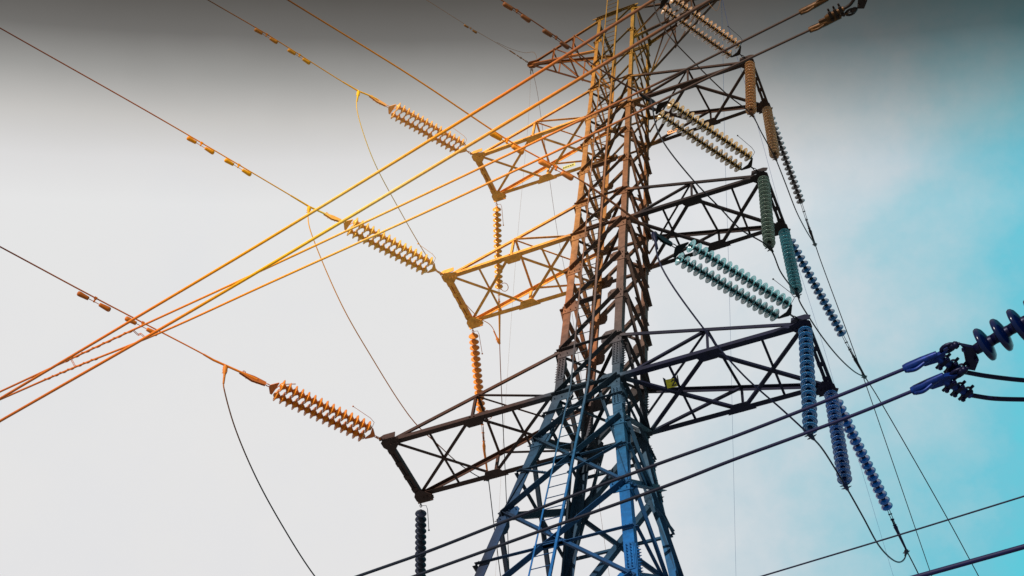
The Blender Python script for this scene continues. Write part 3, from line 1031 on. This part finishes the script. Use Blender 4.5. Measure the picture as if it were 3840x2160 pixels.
def near_assembly(s, k):
    dd = D['near_%s%d' % (s, k)]
    T, E = V(dd['T']), V(dd['E'])
    w = [V(p) for p in dd['w']]
    gm_, mm = matpair('near_%s%d' % (s, k), *NEARC[s, k])
    root = empty('insulator_string', T, '%s twin insulator string reaching towards the viewer from the %s %s crossarm' % (WORD[s, k], LAB_ARM[k], LR[s]), 'insulator', 'twin tension strings on the near side')
    d = (E - T)
    L_ = d.length
    d.normalize()
    pr = d.cross(UP).normalized()
    up = pr.cross(d).normalized()
    if up.z < 0: up = -up
    sep = .13 if s == 'L' else .155
    f0, f1 = (.165, .935)
    n = 15 if s == 'L' else 17
    for sg in (-1, 1):
        run_discs(root, T + d * L_ * f0 + pr * sg * sep, T + d * L_ * f1 + pr * sg * sep, n, gm_, mm, 1.04)
    ch = MB()
    for i in range(5):
        c = T + d * (.03 + i * (L_ * f0 - .16) / 4.6)
        ch.link(c, d, pr if i % 2 else up, .04, .02, .009)
    build(ch, 'chain', mm, root)
    yo = MB()
    a0 = T + d * (L_ * f0 - .13)
    b0 = T + d * (L_ * f0 - .03)
    yo.prism([a0 - pr * .03 - up * .008, a0 + pr * .03 - up * .008, b0 + pr * (sep + .02) - up * .008, b0 + pr * (sep + .02) + d * .025 - up * .008, b0 - d * .015 - up * .008, b0 - pr * (sep + .02) + d * .025 - up * .008, b0 - pr * (sep + .02) - up * .008], up * .016)
    build(yo, 'yoke_plate', mm, root)
    yo = MB()
    a0 = T + d * (L_ * f1 + .02)
    b0 = T + d * (L_ * f1 + .14)
    yo.prism([a0 - pr * (sep + .03) - up * .008, a0 + pr * (sep + .03) - up * .008, a0 + pr * (sep + .03) + d * .04 - up * .008, b0 + pr * .035 - up * .008, b0 - pr * .035 - up * .008, a0 - pr * (sep + .03) + d * .02 - up * .008], up * .016)
    build(yo, 'yoke_plate', mm, root)
    # bolted dead-end clamp: shackle, side plates, body and lug
    cl = MB()
    e0 = T + d * (L_ * f1 + .13)
    dw = (w[1] - e0).normalized()
    cl.link(e0 + dw * .05, dw, pr, .05, .025, .009)
    c0 = e0 + dw * .09
    ln = (w[1] - c0).length
    for o_ in (-.012, .02):
        cl.prism([c0 + pr * o_ + up * .05, c0 + dw * ln * .45 + pr * o_ + up * .06, c0 + dw * ln * .95 + pr * o_ + up * .02, c0 + dw * ln + pr * o_ - up * .02, c0 + dw * ln * .5 + pr * o_ - up * .075, c0 + pr * o_ - up * .03], pr * .012)
    cl.link(c0 + dw * ln * .85 + up * .05, dw, up, .025, .02, .008)
    for i in range(3):
        cl.bolt(c0 + dw * ln * (.3 + .2 * i) - up * .02 + pr * .03, pr, .012, .02)
    build(cl, 'dead_end_clamp', mm, root)
    # arcing horns
    hn = MB()
    h0 = T + d * (L_ * f1 + .02) + pr * sep * 0
    sd2 = up
    hn.tube(catmull([h0 + sd2 * .01, h0 - d * .05 + sd2 * .12, h0 - d * .14 + sd2 * .22, h0 - d * .33 + sd2 * .36], 5), .009, 6)
    build(hn, 'arcing_horn', mm, root)
    hn = MB()
    h0 = T + d * (L_ * f0)
    sgn = 1 if pr.dot(V((.8, -.57, 0))) > 0 else -1
    P = [h0 + sgn * pr * (sep + .02), h0 + d * .02 + sgn * pr * (sep + .14) + up * .03, h0 + d * .12 + sgn * pr * (sep + .17) + up * .06, h0 + d * .5 + sgn * pr * (sep + .19) + up * .12]
    hn.tube(P, .005, 6)
    hn.lathe([(0, -.016), (.012, -.011), (.017, 0), (.012, .011), (0, .016)], P[-1], UP, 8)
    build(hn, 'arcing_horn', mm, root)
    # conductor itself
    col = D['col'].get('near_%s%d' % (s, k))
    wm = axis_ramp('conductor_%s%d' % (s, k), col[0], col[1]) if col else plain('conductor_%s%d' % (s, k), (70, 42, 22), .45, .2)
    path = catmull(w, 8)
    r_ = WIRER * (1.22 if s == 'L' else 1.2)
    mb = MB().tube(path, r_, 8)
    c_ = build(mb, 'conductor', wm, None, w[0], '%s power line leaving the %s %s crossarm towards the viewer' % (['brown', 'brown-to-yellow', 'brown-to-gold', 'orange-to-black', 'thin brown', 'dark brown'][(k - 1) + (3 if s == 'R' else 0)], LAB_ARM[k], LR[s]), 'power line', 'conductors on the near side of the tower')
    slv = MB().tube([w[0], w[1], w[2], w[3]], [.019, .021, .021, .017], 10)
    build(slv, 'sleeve', wm, c_)
    return root, w, wm, mm


NEAR = {}
for s in 'LR':
    for k in (1, 2, 3):
        NEAR[s, k] = near_assembly(s, k)

# ------------------------------------------------------------------ far side tension strings
FARC = {('L', 1): ((24, 28, 42), (18, 20, 32), 0), ('L', 2): ((222, 128, 50), (215, 120, 45), 0), ('L', 3): ((252, 165, 60), (250, 158, 55), 0),
        ('R', 1): ((4, 100, 186), (4, 14, 56), 1), ('R', 2): ((34, 104, 160), (10, 18, 30), 1), ('R', 3): ((92, 84, 84), (30, 22, 20), 1)}
FWORD = {('L', 1): 'dark navy', ('L', 2): 'rusty orange', ('L', 3): 'bright orange', ('R', 1): 'bright blue', ('R', 2): 'steel blue', ('R', 3): 'dark grey-brown'}
for s in 'LR':
    for k in (1, 2, 3):
        dd = D['far_%s%d' % (s, k)]
        T, E = V(dd['T']), V(dd['E'])
        w = [V(p) for p in dd['w']]
        gm_, mm = matpair('far_%s%d' % (s, k), *FARC[s, k])
        root = empty('insulator_string', T, '%s single insulator string running away from the %s %s crossarm' % (FWORD[s, k], LAB_ARM[k], LR[s]), 'insulator', 'single tension strings on the far side')
        d = E - T
        L_ = d.length
        d.normalize()
        pr = d.cross(UP).normalized()
        up = pr.cross(d)
        n = {('L', 1): 20, ('L', 2): 15, ('L', 3): 16}.get((s, k), 18)
        f0 = .1
        run_discs(root, T + d * L_ * f0, E, n, gm_, mm, .95)
        ch = MB()
        for i in range(4):
            ch.link(T + d * (.04 + i * .06), d, pr if i % 2 else up, .038, .018, .008)
        build(ch, 'chain', mm, root)
        hk = MB()
        if s == 'L':
            # horn at the tower end, closed ring at the line end
            h0 = T + d * .22
            P = [h0, h0 + pr * .1 + up * .02, h0 + pr * .13 + d * .08, h0 + pr * .16 + d * .6]
            hk.tube(P, .006, 6)
            hk.lathe([(0, -.018), (.014, -.012), (.02, 0), (.014, .012), (0, .018)], P[-1], UP, 8)
            rp = []
            for j in range(17):
                a_ = 2 * math.pi * j / 16
                rp.append(E + d * (-.05 + .13 * math.cos(a_ + 2.6)) + pr * (.15 + .1 * math.sin(a_ + 2.6)) + d * .0)
            if k > 1: hk.tube(rp, .009, 6, False)
            hk.tube([E, E + pr * .07 + d * .03], .009, 6)
            build(hk, 'arcing_horn', mm, root)
        # adjustable link and dead-end clamp
        cl = MB()
        e1 = w[0].lerp(w[1], .6)
        for sg in (-1, 1):
            cl.tube([E + pr * sg * .018, e1 + pr * sg * .018], .007, 6)
        for f_ in (0, .33, .66, 1):
            c = E.lerp(e1, f_)
            cl.tube([c - pr * .035, c + pr * .035], .013, 6)
        build(cl, 'turnbuckle', mm, root)
        c2 = MB().tube([e1, e1.lerp(w[1], .5), w[1], w[2]], [.02, .04, .032, .018], 8)
        build(c2, 'dead_end_clamp', mm, root)
        col = D['col'].get('far_%s%d' % (s, k))
        wm = axis_ramp('conductor_far_%s%d' % (s, k), col[0], col[1]) if col else plain('conductor_far_%s%d' % (s, k), (16, 18, 34) if k < 3 else (26, 24, 34), .5, .2)
        c_ = build(MB().tube(catmull(w, 8), .0115, 8), 'conductor', wm, None, w[0], '%s power line leaving the %s %s crossarm on its far side' % ('dark' if s == 'R' else ['hidden dark', 'thin black', 'orange-to-black'][k - 1], LAB_ARM[k], LR[s]), 'power line', 'conductors on the far side of the tower')
        build(MB().tube([w[0].lerp(w[1], .9), w[1], w[2]], [.02, .022, .018], 10), 'sleeve', wm, c_)

# ------------------------------------------------------------------ jumper support strings on the right arms
HC = {'3A': ((196, 138, 78), (70, 42, 24), 'amber'), '3B': ((186, 140, 92), (60, 40, 28), 'tan'), '2A': ((110, 130, 116), (26, 28, 28), 'dark green'), '2B': ((70, 150, 165), (16, 28, 38), 'teal'), '1A': ((4, 116, 180), (6, 22, 50), 'bright blue'), '1B': ((2, 96, 176), (4, 18, 60), 'deep blue')}
for key_, (gc, mc, wd) in HC.items():
    dd = D['hang_' + key_]
    T, B = V(dd['T']), V(dd['B'])
    gm_, mm = matpair('hang_' + key_, gc, mc, 1)
    root = empty('insulator_string', T, '%s insulator string hanging straight down from the %s corner of the %s right crossarm' % (wd, 'near' if key_[1] == 'A' else 'far', LAB_ARM[int(key_[0])]), 'insulator', 'strings hanging from the right-hand arms')
    d = (B - T)
    L_ = d.length
    d.normalize()
    x = V((1, 0, 0))
    hk = MB()
    for i in range(2):
        hk.link(T + d * (.05 + i * .06), d, x if i else V((0, 1, 0)), .038, .018, .008)
    build(hk, 'chain', mm, root)
    run_discs(root, T + d * .15, B - d * .12, 17, gm_, mm, 1.04)
    J = [V(p) for p in D['jump']['R' + key_[0]]]
    i = min(range(len(J)), key=lambda j: (J[j] - B).length)
    jd = (J[i + 1] - J[i - 1]).normalized()
    cl = MB()
    cl.tube([B - jd * .11, B - jd * .05, B + jd * .05, B + jd * .11], [.014, .032, .032, .014], 8)
    sd_ = jd.cross(UP).normalized()
    cl.prism([B - sd_ * .02 - jd * .03 - d * .12, B + sd_ * .02 - jd * .03 - d * .12, B + sd_ * .035 - jd * .04, B - sd_ * .035 - jd * .04], jd * .07)
    for sg in (-1, 1):
        cl.bolt(B + jd * .035 * sg + sd_ * .02, (sd_ + UP * .2).normalized(), .012, .045)
        cl.bolt(B + jd * .035 * sg - sd_ * .02, (-sd_ + UP * .2).normalized(), .012, .045)
    build(cl, 'suspension_clamp', mm, root)

# ------------------------------------------------------------------ jumper loops
JD = {'L1': 'dark hanging jumper loop swinging below the lowest left crossarm', 'L2': 'orange jumper loop curving below the middle left crossarm', 'L3': 'yellow jumper loop curving below the top left crossarm',
      'R1': 'dark blue jumper loop carried under the lowest right crossarm', 'R2': 'black jumper loop carried under the middle right crossarm', 'R3': 'dark brown jumper loop carried under the top right crossarm'}
for kk, pts in D['jump'].items():
    P = [V(p) for p in pts]
    col = D['col'].get('jump_' + kk)
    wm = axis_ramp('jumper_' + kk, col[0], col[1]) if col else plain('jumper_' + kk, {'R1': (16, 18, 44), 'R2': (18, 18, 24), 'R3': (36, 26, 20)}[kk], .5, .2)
    r = {'L1': .0125, 'L2': .0115, 'L3': .0105}.get(kk, .014)
    o = build(MB().tube(catmull(P, 8), r, 8), 'jumper_loop', wm, None, P[0], JD[kk], 'jumper wire', 'jumper loops round the crossarms')
    # compression lugs at both ends
    for a_, b_ in ((0, 1), (-1, -2)):
        dv = (P[b_] - P[a_])
        ln = dv.length
        dv.normalize()
        q0 = P[a_]
        L2_ = min(.42, ln * .98)
        lug = MB().tube([q0, q0 + dv * L2_ * .12, q0 + dv * L2_ * .4, q0 + dv * L2_ * .5, q0 + dv * L2_], [.028, .045, .04, .024, .018], 8)
        sdv = dv.cross(UP)
        sdv = sdv.normalized() if sdv.length > .05 else V((1, 0, 0))
        for i_ in (0, 1):
            for sg in (-1, 1):
                lug.bolt(q0 + dv * (.08 + .07 * i_) + sdv * sg * .03, sdv * sg, .011, .014)
        build(lug, 'terminal_lug', wm, o)

# ------------------------------------------------------------------ vibration dampers
def damper(p, d, mat, label, sc_=1.0, group='vibration dampers clipped under the conductors'):
    p, d = V(p), d.normalized()
    dn = -UP
    dn = (dn - d * dn.dot(d)).normalized()
    root = empty('vibration_damper', p, label, 'damper', group)
    sd_ = d.cross(dn)
    c = MB()
    c.tube([p - d * .025 * sc_, p + d * .025 * sc_], .026 * sc_, 8)
    c.box(p - d * .014 * sc_ - sd_ * .012, p - d * .014 * sc_ - sd_ * .012 + dn * .11 * sc_, d, .028 * sc_, sd_, .024)
    c.bolt(p + dn * .05 * sc_ + sd_ * .012, sd_, .01 * sc_, .014)
    build(c, 'clamp', mat, root)
    m0 = p + dn * .1 * sc_
    build(MB().tube([m0 - d * .24 * sc_, m0 - d * .1 * sc_ , m0, m0 + d * .1 * sc_, m0 + d * .24 * sc_], .0065 * sc_, 6), 'messenger_cable', mat, root)
    for sg in (-1, 1):
        w_m = MB().lathe([(0, .1), (.028, .1), (.034, .105), (.036, .13), (.046, .26), (.044, .29), (.03, .31), (0, .315)], m0, d * sg, 14)
        w_m.v = [tuple(m0 + (V(v) - m0) * sc_) for v in w_m.v]
        build(w_m, 'weight', mat, root)


DW = {('L', 1): ['outer', 'inner'], ('L', 2): ['outer', 'inner'], ('L', 3): ['outer', 'inner'], ('R', 1): ['outer', 'inner'], ('R', 2): ['outer', 'inner']}
for (s, k), nm in DW.items():
    root, w, wm, mm = NEAR[s, k]
    path = catmull(w, 8)
    for i, p in enumerate(D['damp_%s%d' % (s, k)]):
        p = V(p)
        j = min(range(len(path) - 1), key=lambda q: (path[q] - p).length + (path[q + 1] - p).length)
        dd_ = (path[j + 1] - path[j]).normalized()
        p = path[j] + dd_ * (p - path[j]).dot(dd_)
        damper(p, dd_, wm, 'vibration damper under the line from the %s %s crossarm, the one %s' % (LAB_ARM[k], LR[s], 'farther from the tower' if i == 0 else 'nearer the tower'), 1.0)

# ------------------------------------------------------------------ earth wires
ew = plain('earth_wire_brown', (120, 78, 30), .5, .2, 1)
P = [V(p) for p in D['earth_near']]
o = build(MB().tube(P, .0055, 6), 'earth_wire', ew, None, P[0], 'thin brown earth wire from the pointed top left arm towards the viewer', 'earth wire')
ch = MB()
d = (P[1] - P[0]).normalized()
pr = d.cross(UP).normalized()
for i in range(5):
    ch.link(P[0] + d * (.06 + i * .1), d, pr if i % 2 else pr.cross(d), .045, .02, .008)
ch.tube([P[0] + d * .55, P[0] + d * .75], .018, 8)
build(ch, 'chain', ew, o)
lp = MB().tube(catmull([P[0] + V((.2, 0, .1)), P[0] + V((.15, -.2, .3)), P[0] + d * .35 + V((.1, 0, .28)), P[0] + d * .8 + V((0, 0, .12)), P[0] + d * 1.2], 6), .005, 6)
build(lp, 'bond_wire', ew, o)
damper(D['damp_E'][0], d, ew, 'small vibration damper on the thin earth wire above the tower arm', .7)
for nm, c, lab, r in (('earth_l1', (214, 180, 160), 'faint pale earth wire dropping from the pointed top left arm, leftmost of the pair', .0035),
                      ('earth_l2', (150, 95, 60), 'thin brown earth wire dropping from the pointed top left arm and passing behind the tower', .006),
                      ('earth_r1', (70, 110, 160), 'hair-thin blue wire falling almost vertically right of the tower', .0042),
                      ('earth_r2', (60, 90, 170), 'hair-thin blue wire slanting down beside the right-hand insulators', .0042)):
    P = [V(p) for p in D[nm]]
    o = build(MB().tube(catmull(P, 5), r, 6), 'earth_wire', plain('wire_' + nm, c, .5, 0, 1, 0), None, P[0], lab, 'earth wire')
    if nm == 'earth_l2' or nm == 'earth_l1':
        d = (P[1] - P[0]).normalized()
        ch = MB()
        for i in range(3):
            ch.link(P[0] + d * (.08 + i * .09), d, V((1, 0, 0)) if i % 2 else V((0, 1, 0)), .042, .018, .007)
        build(ch, 'shackle', ew, o)
lp = V(D['earth_r1'][0])
lw = MB().tube(catmull([lp + V((-.1, 0, 0)), lp + V((-.35, -.1, -.35)), lp + V((-.2, .1, -.7)), lp + V((0, 0, -.1))], 8), .005, 6)
build(lw, 'bond_wire', ew, None, lp, 'thin looped bond wire under the top right arm tip', 'wire')

# ------------------------------------------------------------------ conductors of the nearer line crossing in front
def fgwire(nm, r, mat, label, group='conductors of the nearer line crossing in front'):
    P = [V(p) for p in D[nm]]
    return build(MB().tube(catmull(P, 8), r, 10), 'conductor', mat, None, P[len(P) // 2], label, 'power line', group), P


ca_ = D['col']
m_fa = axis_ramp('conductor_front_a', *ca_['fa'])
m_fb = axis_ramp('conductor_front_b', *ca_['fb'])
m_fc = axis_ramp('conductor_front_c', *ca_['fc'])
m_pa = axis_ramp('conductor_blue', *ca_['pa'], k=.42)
fgwire('fa', .0132, m_fa, 'thickest orange wire crossing in front, uppermost of the four rising from lower left')
fgwire('fb', .0135, m_fb, 'thick orange wire crossing in front, second of the four rising to the tower')
oc, Pc = fgwire('fc', .0128, m_fc, 'orange-to-brown twin wire ending at the upper clamp at the top right')
od, Pd = fgwire('fd', .0128, m_fc, 'orange-to-brown twin wire ending at the lower clamp at the top right')
opa, _ = fgwire('pa', .013, m_pa, 'dark blue twin wire ending at the upper of the two right-edge clamps')
opb, _ = fgwire('pb', .013, m_pa, 'dark blue twin wire ending at the lower of the two right-edge clamps')
m_sa = plain('conductor_navy', (8, 12, 50), .6, 0, .7)
m_ta = plain('conductor_deep_blue', (8, 10, 66), .6, 0, .7)
fgwire('sa', .0132, m_sa, 'single thin navy wire crossing the lower right corner')
fgwire('ta', .0132, m_ta, 'thick deep blue wire nearest the viewer in the bottom right corner')


def helix(pts, r, turns, rod, a0=0.0):
    """rods wound round a conductor"""
    path = catmull(pts, 6)
    L_ = [0]
    for p, q in zip(path[:-1], path[1:]): L_.append(L_[-1] + (q - p).length)
    n = turns * 10
    out_ = []
    for i in range(n + 1):
        s_ = L_[-1] * i / n
        j = max(q for q in range(len(L_)) if L_[q] <= s_ + 1e-9)
        j = min(j, len(path) - 2)
        p = path[j].lerp(path[j + 1], (s_ - L_[j]) / max(1e-6, L_[j + 1] - L_[j]))
        d = (path[j + 1] - path[j]).normalized()
        x = d.orthogonal().normalized()
        a = a0 + 2 * math.pi * i / 10
        out_.append(p + (x * math.cos(a) + d.cross(x) * math.sin(a)) * r)
    return MB().tube(out_, rod, 6)


def frac(P, x0, x1):
    path = catmull(P, 12)
    return [p for p in path if x0 <= p.x <= x1]


for o_, P in ((oc, Pc), (od, Pd)):
    fr = frac(P, P[1].x + (P[3].x - P[1].x) * .25, P[1].x + (P[3].x - P[1].x) * .62)
    if len(fr) > 3:
        build(helix(fr, .012, 7, .0085), 'spiral_rod', m_fc, o_)
for f_, wob in ((.3, .0), (.6, .04)):
    pa_ = catmull(Pc, 12)
    x = Pc[1].x + (Pc[3].x - Pc[1].x) * f_
    p = min(pa_, key=lambda q: abs(q.x - x))
    q = min(catmull(Pd, 12), key=lambda t_: abs(t_.x - x - .05))
    for e in (0, .018):
        pts_ = [p + V((e, 0, 0)), p.lerp(q, .33) + V((e, wob, 0)), p.lerp(q, .66) + V((e, -wob, 0)), q + V((e, 0, 0))]
        if e == 0:
            so = build(MB().tube(catmull(pts_, 5), .004, 6), 'wire_tie', m_fc, None, p, 'thin tie joining the twin orange wires, %s' % ('nearer the left edge' if f_ < .5 else 'wavy and nearer the damper'), 'wire tie')
        else:
            build(MB().tube(catmull(pts_, 5), .004, 6), 'strand', m_fc, so)

# ---- hardware of that line: bolted clamps, yoke, big insulators
HB_ = plain('clamp_blue', (4, 34, 96), .38, .3, 1.1, .6, 34)
HBD = plain('clamp_dark_blue', (6, 8, 44), .4, .3, 1, .3, 25)
HG = plain('disc_blue_glaze', (1, 14, 52), .2, 0, 1.0, .2, 20)
HW = plain('clamp_brown', (84, 52, 18), .45, .3, .85, .7, 34)
HWD = plain('clamp_dark_brown', (36, 24, 18), .5, .3, 1, .3, 25)


def bolted_clamp(parent_loc, c, bolts_, tail, m1, m2, label, group, link=None, sc_=1.0):
    c = [V(p) for p in c]; bl = [V(p) for p in bolts_]
    root = empty('dead_end_clamp', c[0], label, 'clamp', group)
    d = (c[1] - c[0]).normalized()
    nrm = UP
    sd_ = d.cross(UP).normalized()
    L_ = (c[1] - c[0]).length
    # gun body: round mouth growing into a deep web with an eye
    b = MB().tube([c[0] - d * .01, c[0] + d * .02, c[0] + d * L_ * .5, c[0] + d * L_ * .95], [.03 * sc_, .034 * sc_, .032 * sc_, .024 * sc_], 14)
    dirb = (bl[-1] - bl[0]).normalized()
    web = [c[0] + d * L_ * .3, c[1], c[2] if len(c) > 2 else c[1] + d * .1, bl[0] + dirb * .02, bl[0] - d * .1]
    cen = sum((p for p in web), V()) / len(web)
    b.prism([p - nrm * .018 for p in web], nrm * .036)
    build(b, 'clamp_body', m1, root)
    keeper = MB().tube(catmull([c[0] + d * .01 - sd_ * .0 + dirb * .0 - nrm * .035, c[0] + d * .07 - nrm * .055, c[0] + d * .14 - nrm * .03], 5), .014 * sc_, 8)
    build(keeper, 'keeper', m1, root)
    ey = MB().link(c[2] if len(c) > 2 else c[1], d, sd_, .05, .028, .013)
    build(ey, 'eye', m2, root)
    # jumper channel with U-bolts
    chn = MB().tube([bl[0] - dirb * .03, bl[0], bl[-1]], [.02, .03 * sc_, .026 * sc_], 10)
    build(chn, 'jumper_channel', m1, root)
    sb = dirb.cross(nrm).normalized()
    Lb = (bl[-1] - bl[0]).length
    for i in range(3):
        p = bl[0] + dirb * Lb * (.18 + .32 * i)
        u = MB()
        u.tube(catmull([p - sb * .04 - nrm * .05, p - sb * .042 + nrm * .01, p + nrm * .042, p + sb * .042 + nrm * .01, p + sb * .04 - nrm * .05], 4), .009, 6)
        for sg in (-1, 1):
            u.tube([p + sb * .04 * sg - nrm * .02, p + sb * .04 * sg - nrm * .042], .017, 6, True, False)
            u.tube([p + sb * .04 * sg, p + sb * .075 * sg - nrm * .0], .011, 6)
        u.box(p - sb * .05 - dirb * .015 - nrm * .03, p + sb * .05 - dirb * .015 - nrm * .03, dirb, .03, nrm, .012)
        build(u, 'u_bolt', m2, root)
    if link:
        lk = [V(p) for p in link]
        m_ = MB().tube([lk[0], lk[-1]], .012, 8)
        for f_ in (.35, .62):
            m_.lathe([(0, -.028), (.02, -.02), (.03, 0), (.02, .02), (0, .028)], lk[0].lerp(lk[-1], f_), (lk[-1] - lk[0]).normalized(), 12)
        build(m_, 'ball_link', m2, root)
    if tail:
        tp = [V(p) for p in tail]
        build(MB().tube(catmull(tp, 8), .0165 if sc_ >= 1 else .014, 10), 'jumper_tail', m2, root)
    return root


hp, hw = D['hp'], D['hw']
bolted_clamp(None, hp['c1'], hp['bolt1'], hp['tail1'], HB_, HBD, 'blue bolted clamp at the right edge, upper of the two, below the big insulator', 'bolted clamps', hp['link1'])
bolted_clamp(None, hp['c2'], hp['bolt2'], hp['tail2'], HB_, HBD, 'blue bolted clamp at the right edge, lower of the two', 'bolted clamps', hp['link2'])
bolted_clamp(None, hw['c1'], hw['bolt1'], None, HW, HWD, 'brown bolted clamp cut by the top edge, upper of the two', 'bolted clamps')
bolted_clamp(None, hw['c2'], hw['bolt2'], hw['tail2'], HW, HWD, 'brown bolted clamp with upturned tail at the top right', 'bolted clamps', [hw['c2'][-1], hw['yoke'][0]])


def big_string(h, gmat, m2, label, n, rs):
    y = [V(p) for p in h['yoke']]
    st = [V(p) for p in h['string']]
    root = empty('insulator_string', y[0], label, 'insulator', 'big insulators of the nearer line')
    build(MB().prism([p - UP * .016 for p in y], UP * .032), 'yoke_plate', m2, root)
    for p in y[::2]:
        build(MB().bolt(p.lerp(sum(y, V()) / len(y), .3) - UP * .016, -UP, .014, .02), 'bolt', m2, root)
    build(MB().tube([st[0], st[1]], [.022, .028], 10), 'socket', m2, root)
    a = DISC.copy(); a.name = 'disc'
    dB = MB().lathe([(.03, -.03), (.07, -.036), (.105, -.046), (.122, -.06), (.126, -.072), (.122, -.084), (.112, -.084), (.106, -.072), (.098, -.068), (.094, -.08), (.086, -.08), (.082, -.064),
                     (.07, -.062), (.066, -.076), (.058, -.076), (.054, -.06), (.03, -.058), (.03, -.03)], n=36)
    me = bpy.data.meshes.new('porcelain_disc')
    me.from_pydata(dB.v, [], dB.f); me.polygons.foreach_set('use_smooth', dB.sm); me.materials.append(gmat)
    cB = MB().lathe([(0, .0), (.03, 0), (.038, -.01), (.042, -.06), (.04, -.1), (.036, -.146), (0, -.147)], n=18)
    mc = bpy.data.meshes.new('metal_cap')
    mc.from_pydata(cB.v, [], cB.f); mc.polygons.foreach_set('use_smooth', cB.sm); mc.materials.append(m2)
    d = (st[-1] - st[1]).normalized()
    pitch = rs
    q = d.to_track_quat('Z', 'Y')
    for i in range(n):
        o = bpy.data.objects.new('porcelain_disc', me)
        sc.collection.objects.link(o)
        o.parent = root
        o.rotation_mode = 'QUATERNION'
        o.rotation_quaternion = q
        o.location = st[1] + d * pitch * (i + .8) - WL[root.name]
        c = bpy.data.objects.new('metal_cap', mc)
        sc.collection.objects.link(c)
        c.parent = o
    return root


big_string(hp, HG, HBD, 'large dark blue insulator discs entering from the right edge above the clamps', 14, .128)
big_string(hw, plain('disc_brown_glaze', (60, 40, 26), .15), HWD, 'dark brown insulator and yoke at the top edge above the brown clamps', 10, .14)
